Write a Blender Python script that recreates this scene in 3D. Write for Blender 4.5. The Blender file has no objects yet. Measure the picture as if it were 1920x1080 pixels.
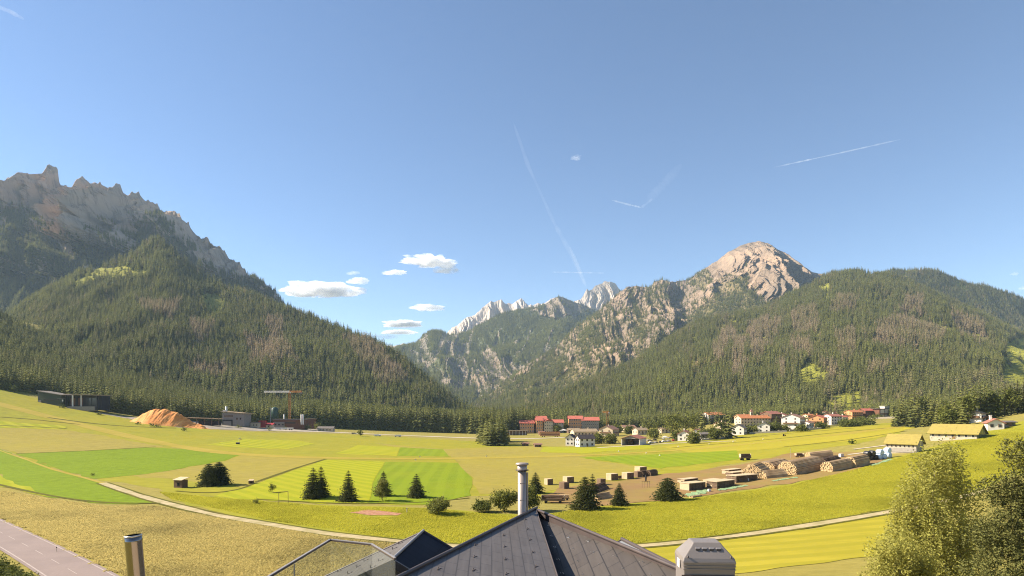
import bpy, bmesh, math, random
import numpy as np
from mathutils import Vector, Matrix
from mathutils.geometry import delaunay_2d_cdt

# ------------------------------------------------------------------ basics
scene = bpy.context.scene
COL = scene.collection
F, CX, YH, H = 1144.0, 960.0, 775.0, 27.0      # focal length and horizon of the photograph, camera height (m)
SUN_AZ, SUN_EL = -81.0, 35.0                    # degrees from the view direction, above the horizon

def R(a): return math.radians(a)
def srgb(r, g, b):
    f = lambda c: (c/255/12.92) if c <= 10 else ((c/255+0.055)/1.055)**2.4
    return (f(r), f(g), f(b), 1)
def rgba(c): return (c[0], c[1], c[2], 1) if len(c) == 3 else tuple(c)

def tag(o, label=None, cat=None, group=None, kind=None):
    if label: o['label'] = label
    if cat: o['category'] = cat
    if group: o['group'] = group
    if kind: o['kind'] = kind
    return o
def link(o, parent=None):
    COL.objects.link(o)
    if parent is not None: o.parent = parent
    return o
def empty(name, loc, rz=0.0):
    o = bpy.data.objects.new(name, None); o.location = loc; o.rotation_euler = (0, 0, rz)
    o.empty_display_size = 0.2
    return link(o)
def copy_tree(o, parent=None):
    c = o.copy(); link(c, parent)
    for ch in list(o.children): copy_tree(ch, c)
    return c

# ------------------------------------------------------------------ noise
def _h(ix, iy, iz, seed):
    with np.errstate(over='ignore'):
        n = (ix.astype(np.int64)*374761393 + iy.astype(np.int64)*668265263 + iz.astype(np.int64)*2147483647*3 + seed*1274126177) & 0xffffffff
        n = (n ^ (n >> 13))*1274126177 & 0xffffffff
        n = (n ^ (n >> 16))*2246822519 & 0xffffffff
        n = n ^ (n >> 15)
    return (n & 0xffffff)/float(0xffffff)*2-1
def vnoise(x, y, z=0.0, seed=0):
    x, y, z = np.broadcast_arrays(np.asarray(x, float), np.asarray(y, float), np.asarray(z, float))
    fx, fy, fz = np.floor(x), np.floor(y), np.floor(z)
    u, v, w = x-fx, y-fy, z-fz
    u, v, w = [a*a*a*(a*(a*6-15)+10) for a in (u, v, w)]
    fx, fy, fz = fx.astype(int), fy.astype(int), fz.astype(int)
    r = 0
    for i in (0, 1):
        for j in (0, 1):
            for k in (0, 1):
                r = r + _h(fx+i, fy+j, fz+k, seed)*(u if i else 1-u)*(v if j else 1-v)*(w if k else 1-w)
    return r
def fbm(x, y, z=0.0, seed=0, oct=4, gain=.5):
    s, a, t = 0, 1, 0
    for o in range(oct):
        s = s+a*vnoise(x*2**o, y*2**o, np.asarray(z)*2**o, seed+o*17); t += a; a *= gain
    return s/t
def ridged(x, y, z=0.0, seed=0, oct=4, gain=.55):
    s, a, t = 0, 1, 0
    for o in range(oct):
        s = s+a*(1-np.abs(vnoise(x*2**o, y*2**o, np.asarray(z)*2**o, seed+o*31))); t += a; a *= gain
    return s/t
def smooth(a, b, x):
    t = np.clip((np.asarray(x, float)-a)/(b-a), 0, 1); return t*t*(3-2*t)
def ip(pts, x):
    p = np.array(sorted(pts), float); return np.interp(x, p[:, 0], p[:, 1])
def inpoly(px, py, poly):
    r = np.zeros(np.shape(px), bool); n = len(poly)
    for i in range(n):
        x1, y1 = poly[i]; x2, y2 = poly[(i+1) % n]
        c = ((y1 > py) != (y2 > py)) & (px < (x2-x1)*(py-y1)/((y2-y1) if y2 != y1 else 1e-9)+x1)
        r ^= c
    return r

# ------------------------------------------------------------------ the lie of the land
def gz(X, Y):
    X = np.asarray(X, float); Y = np.asarray(Y, float)
    s = smooth(150, 700, Y)
    u = np.clip(-X, 0, 1150)
    zl = 57*(u/587)**2.2*s
    w = np.clip(X, 0, 900)
    k = 1-.45*smooth(300, 480, Y)
    sat = 400-320*smooth(300, 480, Y)
    q = .00038*w*w; zr = k*q/(1+q/sat)
    hill = 14*(1-smooth(15, 92, np.sqrt(np.clip(Y, 0, None)**2+(X*.45)**2)))
    return zl+zr+hill
_DD = np.exp(np.linspace(math.log(28), math.log(2500), 5000))
def G(px, py):
    """where the line of sight through this spot of the photograph meets the ground"""
    X = (px-CX)/F*_DD
    d = (H-(py-YH)*_DD/F)-gz(X, _DD)
    i = int(np.argmax(d <= 0))
    if i == 0: D = 1200.0
    else:
        a, b = d[i-1], d[i]; D = _DD[i-1]+(_DD[i]-_DD[i-1])*a/(a-b)
    x = (px-CX)/F*D
    return Vector((x, D, float(gz(x, D))))
def P(px, py, D):
    return Vector(((px-CX)/F*D, D, H-(py-YH)/F*D))
def gp(x, y, dz=0): return Vector((x, y, float(gz(x, y))+dz))

# ------------------------------------------------------------------ meshes
class MB:
    def __init__(s): s.v = []; s.f = []; s.m = []; s.sm = []
    def add(s, vs, fs, m=0, smooth=False):
        b = len(s.v); s.v += [tuple(v) for v in vs]
        for f in fs: s.f.append(tuple(b+i for i in f)); s.m.append(m); s.sm.append(smooth)
        return s
    def box(s, c, d, m=0, rz=0.0, ry=0.0, rx=0.0):
        M = Matrix.Rotation(rz, 3, 'Z') @ Matrix.Rotation(ry, 3, 'Y') @ Matrix.Rotation(rx, 3, 'X')
        c = Vector(c); vs = []
        for z in (-.5, .5):
            for x, y in ((-.5, -.5), (.5, -.5), (.5, .5), (-.5, .5)):
                vs.append(c+M @ Vector((x*d[0], y*d[1], z*d[2])))
        return s.add(vs, [(3, 2, 1, 0), (4, 5, 6, 7), (0, 1, 5, 4), (1, 2, 6, 5), (2, 3, 7, 6), (3, 0, 4, 7)], m)
    def tube(s, a, b, r0, r1=None, n=8, m=0, caps=True, smooth=True):
        a, b = Vector(a), Vector(b); r1 = r0 if r1 is None else r1
        d = (b-a).normalized(); u = d.orthogonal().normalized(); w = d.cross(u)
        vs = [p+(u*math.cos(2*math.pi*i/n)+w*math.sin(2*math.pi*i/n))*r for p, r in ((a, r0), (b, r1)) for i in range(n)]
        s.add(vs, [(i, (i+1) % n, n+(i+1) % n, n+i) for i in range(n)], m, smooth)
        if caps: s.add(vs, [tuple(reversed(range(n))), tuple(range(n, 2*n))], m)
        return s
    def lathe(s, prof, c=(0, 0, 0), n=24, m=0, smooth=True):
        c = Vector(c); vs = []
        for r, z in prof:
            vs += [c+Vector((r*math.cos(2*math.pi*i/n), r*math.sin(2*math.pi*i/n), z)) for i in range(n)]
        fs = [(k*n+i, k*n+(i+1) % n, (k+1)*n+(i+1) % n, (k+1)*n+i) for k in range(len(prof)-1) for i in range(n)]
        return s.add(vs, fs, m, smooth)
    def prism(s, poly, axis, m=0):
        """a flat outline (points) pushed along a vector"""
        poly = [Vector(p) for p in poly]; ax = Vector(axis); n = len(poly)
        vs = poly+[p+ax for p in poly]
        fs = [tuple(reversed(range(n))), tuple(range(n, 2*n))]+[(i, (i+1) % n, n+(i+1) % n, n+i) for i in range(n)]
        return s.add(vs, fs, m)
    def slab(s, quad, th, m=0):
        q = [Vector(p) for p in quad]; nrm = (q[1]-q[0]).cross(q[2]-q[0]).normalized()
        if nrm.z < 0: nrm = -nrm
        return s.prism(q, -nrm*th, m)
    def build(s, name, mats, parent=None, loc=None, rz=0.0):
        if not isinstance(mats, (list, tuple)): mats = [mats]
        me = bpy.data.meshes.new(name); me.from_pydata(s.v, [], s.f)
        for mt in mats: me.materials.append(mt)
        me.polygons.foreach_set('material_index', s.m); me.polygons.foreach_set('use_smooth', s.sm)
        me.update()
        bm = bmesh.new(); bm.from_mesh(me); bmesh.ops.recalc_face_normals(bm, faces=bm.faces[:]); bm.to_mesh(me); bm.free()
        o = bpy.data.objects.new(name, me)
        if loc is not None: o.location = loc
        o.rotation_euler = (0, 0, rz)
        return link(o, parent)
def npmesh(name, V, Q, mats, smooth=True, mi=None, attrs=None):
    """numpy arrays to a mesh (faces all of one size)"""
    V = np.asarray(V, np.float32); Q = np.asarray(Q, np.int32); k = Q.shape[1]
    me = bpy.data.meshes.new(name)
    me.vertices.add(len(V)); me.vertices.foreach_set('co', V.ravel())
    me.loops.add(Q.size); me.loops.foreach_set('vertex_index', Q.ravel())
    me.polygons.add(len(Q)); me.polygons.foreach_set('loop_start', np.arange(0, Q.size, k, dtype=np.int32))
    for m in mats: me.materials.append(m)
    if mi is not None: me.polygons.foreach_set('material_index', np.asarray(mi, np.int32))
    me.polygons.foreach_set('use_smooth', np.full(len(Q), smooth))
    for n, a in (attrs or {}).items():
        at = me.attributes.new(n, 'FLOAT', 'POINT'); at.data.foreach_set('value', np.asarray(a, np.float32).ravel())
    me.update(calc_edges=True); me.validate()
    return me
def obj(name, me, parent=None, loc=None):
    o = bpy.data.objects.new(name, me)
    if loc is not None: o.location = loc
    return link(o, parent)

# ------------------------------------------------------------------ materials
class NT:
    def __init__(s, name):
        s.m = bpy.data.materials.new(name); s.m.use_nodes = True; s.t = s.m.node_tree; s.t.nodes.clear()
        s.out = s.n('ShaderNodeOutputMaterial')
    def n(s, t, **k):
        o = s.t.nodes.new(t)
        for a, b in k.items(): setattr(o, a, b)
        return o
    def l(s, a, b): s.t.links.new(a, b)
    def pos(s, mode='world'):
        if mode == 'world': return s.n('ShaderNodeNewGeometry').outputs['Position']
        return s.n('ShaderNodeTexCoord').outputs['Object' if mode == 'object' else 'UV']
    def noise(s, co, scale, detail=4, rough=.55, lac=2.0, dist=0):
        o = s.n('ShaderNodeTexNoise'); o.inputs['Scale'].default_value = scale; o.inputs['Detail'].default_value = detail
        o.inputs['Roughness'].default_value = rough; o.inputs['Distortion'].default_value = dist
        s.l(co, o.inputs['Vector']); return o.outputs['Fac']
    def maprange(s, v, a, b, c=0, d=1):
        o = s.n('ShaderNodeMapRange'); s.l(v, o.inputs[0])
        for i, x in enumerate((a, b, c, d)): o.inputs[i+1].default_value = x
        return o.outputs[0]
    def mix(s, f, a, b, mode='MIX'):
        o = s.n('ShaderNodeMix', data_type='RGBA', blend_type=mode)
        for sock, v in ((o.inputs[0], f), (o.inputs[6], a), (o.inputs[7], b)):
            if hasattr(v, 'links'): s.l(v, sock)
            else: sock.default_value = v if isinstance(v, (int, float)) else rgba(v)
        return o.outputs[2]
    def math(s, op, a, b=0.0):
        o = s.n('ShaderNodeMath', operation=op)
        for i, v in enumerate((a, b)):
            if hasattr(v, 'links'): s.l(v, o.inputs[i])
            else: o.inputs[i].default_value = v
        return o.outputs[0]
    def mapping(s, co, rot=(0, 0, 0), scale=(1, 1, 1)):
        o = s.n('ShaderNodeMapping'); o.inputs['Rotation'].default_value = rot; o.inputs['Scale'].default_value = scale
        s.l(co, o.inputs[0]); return o.outputs[0]
    def attr(s, name, typ='GEOMETRY'):
        return s.n('ShaderNodeAttribute', attribute_name=name, attribute_type=typ).outputs['Fac']
    def bsdf(s, col, rough=.85, metal=0, spec=.2, bump=None, bstr=.4, bdist=.1, trans=None):
        b = s.n('ShaderNodeBsdfPrincipled'); b.inputs['Metallic'].default_value = metal
        b.inputs['Specular IOR Level'].default_value = spec
        for sock, v in ((b.inputs['Base Color'], col), (b.inputs['Roughness'], rough)):
            if hasattr(v, 'links'): s.l(v, sock)
            else: sock.default_value = v if isinstance(v, (int, float)) else rgba(v)
        if bump is not None:
            bp = s.n('ShaderNodeBump'); bp.inputs['Strength'].default_value = bstr; bp.inputs['Distance'].default_value = bdist
            s.l(bump, bp.inputs['Height']); s.l(bp.outputs[0], b.inputs['Normal'])
        sh = b.outputs[0]
        if trans is not None:
            tr = s.n('ShaderNodeBsdfTranslucent'); mx = s.n('ShaderNodeMixShader'); mx.inputs[0].default_value = trans
            if hasattr(col, 'links'): s.l(col, tr.inputs[0])
            else: tr.inputs[0].default_value = rgba(col)
            s.l(sh, mx.inputs[1]); s.l(tr.outputs[0], mx.inputs[2]); sh = mx.outputs[0]
        s.l(sh, s.out.inputs[0]); return s.m

def M_noise(name, c1, c2, scale=2.0, c3=None, scale3=.3, rough=.85, metal=0, spec=.2, bump=0, bdist=.05, coords='object', stretch=(1, 1, 1), trans=None):
    t = NT(name); co = t.pos(coords)
    if stretch != (1, 1, 1): co = t.mapping(co, scale=stretch)
    n1 = t.noise(co, scale, 5, .6)
    c = t.mix(t.maprange(n1, .3, .7), c1, c2)
    if c3 is not None: c = t.mix(t.maprange(t.noise(co, scale3, 3), .42, .66), c, c3)
    return t.bsdf(c, rough, metal, spec, n1 if bump else None, bump, bdist, trans)

def M_grass(name, c1, c2, c3, fine=1.1, coarse=.05, stripe=None, bump=.6, streak=None):
    """meadow or crop: fine clumps, broad patches, optional mown stripes (angle, period, colour, strength)"""
    t = NT(name); co = t.pos('world')
    st = t.mapping(co, rot=(0, 0, R(streak or 0)), scale=(.35, 1, 1))
    n1 = t.noise(st, fine, 6, .65); n2 = t.noise(co, coarse, 4, .55); n3 = t.noise(co, fine*.22, 3, .6)
    c = t.mix(t.maprange(n1, .34, .66), c1, c2)
    c = t.mix(t.math('MULTIPLY', t.maprange(n2, .38, .68), .75), c, c3)
    c = t.mix(t.maprange(n3, .3, .72, 0, .34), c, (c1[0]*.55, c1[1]*.6, c1[2]*.6))
    if stripe:
        ang, per, sc, sf = stripe
        m = t.mapping(co, rot=(0, 0, R(ang)))
        w = t.n('ShaderNodeTexWave', wave_type='BANDS', bands_direction='X'); w.inputs['Scale'].default_value = 1/per*.314
        w.inputs['Distortion'].default_value = 1.2; w.inputs['Detail'].default_value = 3; w.inputs['Detail Scale'].default_value = .6
        t.l(m, w.inputs['Vector'])
        c = t.mix(t.math('MULTIPLY', t.maprange(w.outputs['Fac'], .35, .75), sf), c, sc)
    return t.bsdf(c, .95, 0, .05, n1, bump, .22)
HAZE = 3.6e-5
# ------------------------------------------------------------------ camera, sky, sun
cam = bpy.data.cameras.new('camera'); co_ = bpy.data.objects.new('camera', cam); link(co_)
co_.location = (0, 0, H); co_.rotation_euler = (R(90), 0, 0)
cam.sensor_width = 36; cam.lens = 36*F/1920; cam.shift_y = (YH-540)/1920; cam.clip_start = .1; cam.clip_end = 60000
scene.camera = co_
scene.render.resolution_x, scene.render.resolution_y = 1024, 576
vs = scene.view_settings; vs.view_transform = 'Standard'; vs.look = 'None'; vs.gamma = 1; vs.exposure = 1.45
scene.cycles.use_denoising = True; scene.cycles.denoiser = 'OPENIMAGEDENOISE'; scene.cycles.denoising_prefilter = 'NONE'; scene.cycles.filter_width = 1.1
scene.cycles.max_bounces = 6; scene.cycles.diffuse_bounces = 2; scene.cycles.glossy_bounces = 2
scene.cycles.transmission_bounces = 4; scene.cycles.transparent_max_bounces = 24; scene.cycles.volume_bounces = 12
scene.cycles.use_fast_gi = False

wd = bpy.data.worlds.new('World'); scene.world = wd; wd.use_nodes = True
nt = wd.node_tree; bg = nt.nodes['Background']
sky = nt.nodes.new('ShaderNodeTexSky'); sky.sky_type = 'NISHITA'; sky.sun_disc = False
sky.sun_elevation = R(SUN_EL); sky.sun_rotation = R(SUN_AZ); sky.altitude = 2600; sky.air_density = 1.15; sky.dust_density = .35; sky.ozone_density = 3.0
nt.links.new(sky.outputs[0], bg.inputs[0]); bg.inputs[1].default_value = .067
sl = bpy.data.lights.new('sun', 'SUN'); sl.energy = 4.9; sl.angle = R(.5); sl.color = (1, .90, .74)
so = bpy.data.objects.new('sun', sl); link(so)
sd = Vector((math.sin(R(SUN_AZ))*math.cos(R(SUN_EL)), math.cos(R(SUN_AZ))*math.cos(R(SUN_EL)), math.sin(R(SUN_EL))))
so.rotation_euler = sd.to_track_quat('Z', 'Y').to_euler(); so.location = (-60, 20, 90)

# the air of the valley
if HAZE:
    hb = MB(); hb.box((300, 6400, 779), (17600, 14000, 1562))
    t = NT('valley_air'); pv = t.n('ShaderNodeVolumePrincipled'); pv.inputs['Color'].default_value = (.56, .76, 1, 1)
    pv.inputs['Density'].default_value = HAZE; pv.inputs['Anisotropy'].default_value = .0
    t.l(pv.outputs[0], t.out.inputs['Volume'])
    tag(hb.build('haze', t.m), 'thin pale haze in the valley air', kind='stuff')

# ------------------------------------------------------------------ ground
tan = (.285, .238, .065); olive = (.272, .255, .028); green = (.165, .222, .012); yg = (.265, .285, .013); yel = (.40, .31, .03)
def v(c, k): return tuple(x*k for x in c)
M_ground = M_grass('grass_ground', v(tan, 1.12), v(tan, .62), (.27, .215, .05), .8, .03, bump=1, streak=12)
M_hay = M_grass('standing_hay', v(tan, 1.12), v(tan, .62), (.27, .19, .05), .75, .04, bump=1.0, streak=14)
M_olive = M_grass('olive_meadow', v(olive,1.05), v(olive, .72), (.29, .24, .024), .4, .02, bump=.6)
M_tanfar = M_grass('seeded_grass', (.31, .25, .058), (.225, .18, .040), (.285, .235, .036), .6, .02, bump=.7)
M_green = M_grass('young_grass', v(green, 1.12), v(green, .68), (.165, .22, .014), .9, .03, bump=.8, streak=10)
M_green2 = M_grass('mown_green_grass', (.175, .225, .013), (.15, .20, .013), (.20, .225, .014), .6, .03, stripe=(-4, 7, (.20, .245, .014), .5), bump=.4)
M_yg = M_grass('mown_bright_grass', yg, v(yg, .88), (.28, .27, .016), .6, .03, stripe=(-42, 6, (.32, .30, .02), .55), bump=.4)
M_ygfar = M_grass('far_mown_grass', (.26, .27, .016), (.23, .245, .015), (.29, .26, .018), .4, .02, stripe=(-55, 9, (.34, .31, .022), .6), bump=.3)
M_yel = M_grass('yellow_cut_meadow', (.345, .285, .028), (.28, .24, .024), (.37, .30, .035), .5, .03, stripe=(82, 5, (.25, .22, .022), .7), bump=.5)
M_band = M_grass('long_meadow_grass', (.285, .27, .026), (.18, .18, .016), (.30, .26, .03), .6, .05, bump=1.0, streak=20)
M_runway = M_grass('mown_strip', (.33, .25, .04), (.29, .23, .035), (.35, .27, .05), .4, .02, bump=.2)
M_ditch = M_grass('dark_ditch_grass', (.11, .10, .018), (.07, .075, .014), (.14, .12, .02), 1.2, .1, bump=1)
M_dirt = M_grass('bare_dirt', (.27, .165, .075), (.21, .125, .055), (.25, .19, .05), .5, .06, bump=.6, streak=-12)
M_gravel = M_noise('pale_gravel', (.44, .35, .20), (.34, .27, .15), 1.2, (.28, .23, .10), .25, bump=.3, coords='world')
M_bark = M_noise('red_bark_chips', (.36, .16, .085), (.22, .10, .055), 1.6, (.40, .22, .13), .6, bump=1, bdist=.2, coords='world')
M_asph = M_noise('pinkish_asphalt', (.245, .185, .165), (.215, .162, .145), 3.0, (.20, .15, .135), .12, bump=.1, coords='world')
M_line = M_noise('road_paint', (.42, .35, .31), (.28, .22, .2), 3.0, rough=.7, coords='world')
M_yard = M_noise('yard_gravel', (.30, .25, .20), (.24, .2, .16), .5, (.18, .16, .12), .08, coords='world')
M_paleroad = M_noise('pale_road', (.50, .42, .33), (.42, .35, .27), .6, coords='world')

def axis(lo, hi, fine_lo, fine_hi, step, grow=1.09):
    a = list(np.arange(fine_lo, fine_hi+.1, step)); s = step; x = fine_hi
    while x < hi: s = min(s*grow, 400); x += s; a.append(x)
    s = step; x = fine_lo; b = []
    while x > lo: s = min(s*grow, 400); x -= s; b.append(x)
    return np.array(b[::-1]+a)
xs = axis(-8200, 8200, -260, 300, 4.0); ys = axis(-480, 13000, -20, 420, 4.0)
GX, GY = np.meshgrid(xs, ys); GZ = gz(GX, GY)
nx, ny = len(xs), len(ys); I = np.arange(nx*ny).reshape(ny, nx)
Q = np.stack([I[:-1, :-1], I[:-1, 1:], I[1:, 1:], I[1:, :-1]], -1).reshape(-1, 4)
g = obj('ground', npmesh('ground', np.stack([GX, GY, GZ], -1).reshape(-1, 3), Q, [M_ground]))
tag(g, 'valley floor of tall tan grass', kind='structure')

def drape(name, poly, m, dz, label, s=None, step=9, wob=0.0):
    pts = []
    n = len(poly)
    for i in range(n):
        a, b = poly[i], poly[(i+1) % n]; L = math.hypot(b[0]-a[0], b[1]-a[1]); k = max(1, int(L/step))
        for j in range(k):
            p = G(a[0]+(b[0]-a[0])*j/k, a[1]+(b[1]-a[1])*j/k)
            wob = wob or .0035*p.y
            if wob: p.x += wob*float(vnoise(p.x*.15, p.y*.15, 0, 5)); p.y += wob*2*float(vnoise(p.x*.15, p.y*.15, 9, 6))
            pts.append(Vector((p.x, p.y)))
    ar = np.array([(p.x, p.y) for p in pts])
    s = s or max(3.0, float(ar[:, 1].mean())/45)
    gx, gy = np.meshgrid(np.arange(ar[:, 0].min(), ar[:, 0].max(), s), np.arange(ar[:, 1].min(), ar[:, 1].max(), s))
    q = np.stack([gx.ravel(), gy.ravel()], 1); q = q[inpoly(q[:, 0], q[:, 1], ar)]
    N = len(pts)
    vs, _, fs, *_ = delaunay_2d_cdt(pts+[Vector(p) for p in q], [(i, (i+1) % N) for i in range(N)], [], 1, 1e-5)
    V = np.array([(p.x, p.y) for p in vs]); Z = gz(V[:, 0], V[:, 1])+dz
    me = bpy.data.meshes.new(name); me.from_pydata([(a, b, c) for (a, b), c in zip(V, Z)], [], fs); me.materials.append(m)
    me.polygons.foreach_set('use_smooth', [True]*len(me.polygons)); me.update()
    bm = bmesh.new(); bm.from_mesh(me)
    for f in bm.faces:
        if f.normal.z < 0: f.normal_flip()
    bm.to_mesh(me); bm.free()
    return tag(obj(name, me), label, kind='structure')
def ribbon(name, line, w, m, dz, label, kind='structure', step=2.5, taper=None, build=True, off=0.0):
    pts = [G(*p) for p in line]; out = []
    for a, b in zip(pts, pts[1:]):
        k = max(1, int((b-a).length/step))
        out += [a+(b-a)*j/k for j in range(k)]
    out.append(pts[-1])
    P2 = np.array([(p.x, p.y) for p in out])
    for _ in range(14):
        P2[1:-1] = .25*P2[:-2]+.5*P2[1:-1]+.25*P2[2:]
    T = np.gradient(P2, axis=0); T /= np.linalg.norm(T, axis=1)[:, None]+1e-9; N = np.stack([-T[:, 1], T[:, 0]], 1)
    ww = np.full(len(P2), w/2.0)*(1+(.18 if m is not M_asph else .01)*vnoise(np.arange(len(P2))*.23, 3.0, 0, 8))
    if taper: ww = ww*np.linspace(taper[0], taper[1], len(P2))
    L, Rr = P2+N*(off+ww)[:, None], P2+N*(off-ww)[:, None]
    C = P2+N*off
    V = np.stack([L, C, Rr], 1).reshape(-1, 2); V = np.column_stack([V, gz(V[:, 0], V[:, 1])+dz])
    n = len(P2); I = np.arange(3*n).reshape(n, 3)
    Q = np.concatenate([np.stack([I[:-1, k], I[:-1, k+1], I[1:, k+1], I[1:, k]], -1) for k in (0, 1)])[:, ::-1]
    me = npmesh(name, V, Q, [m]); 
    bm = bmesh.new(); bm.from_mesh(me)
    for f in bm.faces:
        if f.normal.z < 0: f.normal_flip()
    bm.to_mesh(me); bm.free()
    return tag(obj(name, me), label, kind=kind), P2, N

# upper, farther meadow
drape('meadow', [(-20, 738), (0, 728), (60, 745), (190, 776), (300, 798), (400, 806), (520, 812), (640, 814), (760, 820), (900, 828), (1000, 836), (1100, 838), (1200, 834), (1320, 824), (1440, 810), (1560, 800), (1680, 792),
      (1720, 800), (1640, 826), (1500, 848), (1400, 866), (1240, 895), (1120, 915), (1010, 930), (890, 930), (800, 945), (690, 945), (480, 936), (400, 928), (330, 925), (230, 905), (190, 900), (90, 876), (30, 850), (-20, 838)],
      M_olive, .03, 'broad olive yellow meadow across the valley floor', s=9, step=20)
drape('meadow', [(310, 838), (420, 852), (610, 860), (480, 905), (470, 916), (420, 906), (330, 900), (240, 893), (300, 885), (420, 865), (463, 849)], M_tanfar, .06, 'tan unmown meadow around the lone spruce')
drape('meadow', [(-20, 800), (0, 802), (125, 806), (220, 822), (310, 838), (35, 850), (-20, 838)], M_tanfar, .06, 'tan meadow at the far left')
drape('meadow', [(-20, 788), (126, 799), (122, 806), (-20, 800)], M_ygfar, .09, 'narrow bright strip at the far left')
drape('meadow', [(700, 831), (830, 842), (1000, 836), (1080, 850), (1130, 866), (1240, 884), (1120, 905), (1000, 925), (895, 928), (888, 905), (858, 868), (845, 856)], M_tanfar, .06, 'tan meadow in the middle of the valley')
drape('field', [(30, 851), (292, 839), (461, 849), (420, 864), (300, 885), (254, 891), (175, 898), (90, 873)], M_green, .09, 'green young grass field at left')
drape('field', [(-20, 836), (29, 853), (110, 882), (192, 905), (250, 930), (295, 943), (248, 947), (204, 946), (122, 936), (92, 931), (-20, 884)], M_green, .09, 'green young grass field beside the gravel path')
drape('field', [(-20, 885), (96, 931), (0, 911), (-20, 906)], M_yg, .10, 'yellow green wedge of mown grass')
drape('field', [(388, 834), (455, 823), (560, 826), (590, 832), (540, 842), (460, 840)], M_ygfar, .09, 'far bright green field behind the mown strip')
drape('field', [(627, 851), (670, 835), (751, 839), (745, 855)], M_ygfar, .09, 'far yellow green field')
drape('field', [(746, 855), (752, 839), (832, 843), (842, 856)], M_green2, .09, 'far mid green field')
drape('field', [(400, 931), (482, 906), (612, 862), (722, 866), (700, 900), (690, 944), (600, 945), (534, 940), (470, 937)], M_yg, .09, 'bright mown field under the spruces')
drape('field', [(691, 944), (701, 900), (723, 866), (858, 868), (888, 903), (880, 930), (805, 946)], M_green2, .09, 'mid green mown field under the spruces')
drape('field', [(1020, 838), (1100, 840), (1215, 834), (1230, 840), (1090, 850), (1010, 848)], M_ygfar, .09, 'bright field in front of the white barns')
drape('field', [(1085, 858), (1212, 853), (1383, 845), (1392, 860), (1330, 868), (1236, 879), (1150, 866)], M_green2, .10, 'long green field in front of the timber yard')
drape('field', [(1240, 838), (1330, 828), (1450, 814), (1560, 803), (1680, 796), (1712, 803), (1640, 822), (1500, 836), (1395, 846), (1300, 849)], M_yel, .09, 'yellow cut meadow below the village')
drape('yard', [(1040, 945), (1010, 932), (1060, 912), (1150, 903), (1250, 889), (1383, 873), (1480, 851), (1560, 848), (1650, 848), (1668, 858), (1600, 884), (1480, 906), (1380, 920), (1290, 932), (1180, 944), (1110, 950)], M_dirt, .10, 'bare brown dirt of the timber yard', wob=1.5)
drape('meadow', [(300, 921), (400, 931), (480, 938), (600, 947), (800, 952), (900, 962), (1000, 968), (1090, 953), (1290, 934), (1480, 908), (1670, 861), (1800, 823), (1880, 799), (1960, 778), (1980, 860), (1800, 930), (1670, 955), (1550, 979), (1400, 1002), (1200, 1022), (1000, 1028), (850, 1022), (700, 1010), (500, 980), (400, 960), (320, 938)], M_band, .07, 'long yellow green meadow above the gravel path', s=3.5)
drape('field', [(1205, 1030), (1400, 1009), (1550, 986), (1670, 964), (1760, 948), (1740, 1000), (1640, 1043), (1440, 1068), (1260, 1090)], M_yel, .07, 'yellow mown field below the path')
drape('yard', [(150, 768), (240, 782), (420, 792), (600, 801), (600, 810), (480, 808), (330, 801), (190, 776)], M_yard, .12, 'grey gravel yard of the sawmill')
drape('bark_patch', [(655, 962), (690, 957), (735, 959), (757, 963), (740, 968), (690, 968)], M_bark, .16, 'patch of reddish bark chips in the meadow', s=.8, step=5, wob=.8)

ribbon('track', [(-20, 752), (60, 773), (150, 795), (230, 815), (320, 834), (420, 850), (520, 856), (600, 859), (760, 861), (900, 859), (1050, 855), (1200, 849), (1350, 838), (1450, 828), (1600, 811), (1700, 799)], 12, M_runway, .13, 'pale mown strip of grass crossing the meadow', step=8)
path, pl, pn = ribbon('path', [(192, 906), (215, 914), (255, 928), (300, 941), (400, 966), (500, 983), (620, 1003), (700, 1011), (850, 1026), (1000, 1031), (1200, 1026), (1400, 1003), (1550, 980), (1670, 960), (1760, 943), (1850, 920)], 2.6, M_gravel, .14, 'pale gravel farm path curving through the meadow')
ribbon('path', [(-20, 836), (0, 845), (50, 862), (100, 881), (150, 894), (192, 906)], 1.8, M_runway, .15, 'narrow grassy track at the left edge', taper=(.5, 1))
for ln, w, lb in (([(480, 904), (520, 890), (560, 876), (611, 861)], 1.6, 'dark ditch beside the mown field'),
                  ([(30, 851), (160, 846), (292, 838)], 1.8, 'dark edge of the green field'),
                  ([(-20, 905), (96, 931), (204, 946), (250, 948), (300, 944)], 1.5, 'dark grassy ditch under the green fields'),
                  ([(330, 921), (400, 929), (440, 925), (480, 905)], 1.2, 'dark ditch bending near the small hut'),
                  ([(0, 798), (60, 800), (125, 804)], 3, 'dark strip in the far left meadow'), ([(0, 782), (60, 786), (150, 796)], 3, 'dark strip along the far left slope'),
                  ([(90, 783), (180, 795), (240, 800), (330, 803)], 4, 'dark drain in the upper meadow'), ([(1470, 838), (1600, 824), (1700, 808)], 2.5, 'dark field edge below the village'),
                  ([(1300, 830), (1450, 815), (1600, 803)], 3, 'dark swath line in the yellow meadow'), ([(1260, 840), (1400, 828), (1560, 812), (1660, 803)], 3, 'darker swath in the yellow meadow'),
                  ([(480, 936), (600, 944), (700, 946), (800, 945), (880, 934)], 1.0, 'rough edge of the mown fields')):
    ribbon('ditch', ln, w, M_ditch, .145, lb, step=4)
for off in (1.9, -1.9):
    o, *_ = ribbon('verge', [(192, 906), (215, 914), (255, 928), (300, 941), (400, 966), (500, 983), (620, 1003), (700, 1011), (850, 1026), (1000, 1031), (1200, 1026), (1400, 1003), (1550, 980), (1670, 960), (1760, 943)], .9, M_ditch, .13, 'dark grass verge of the gravel path', off=off)
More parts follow.
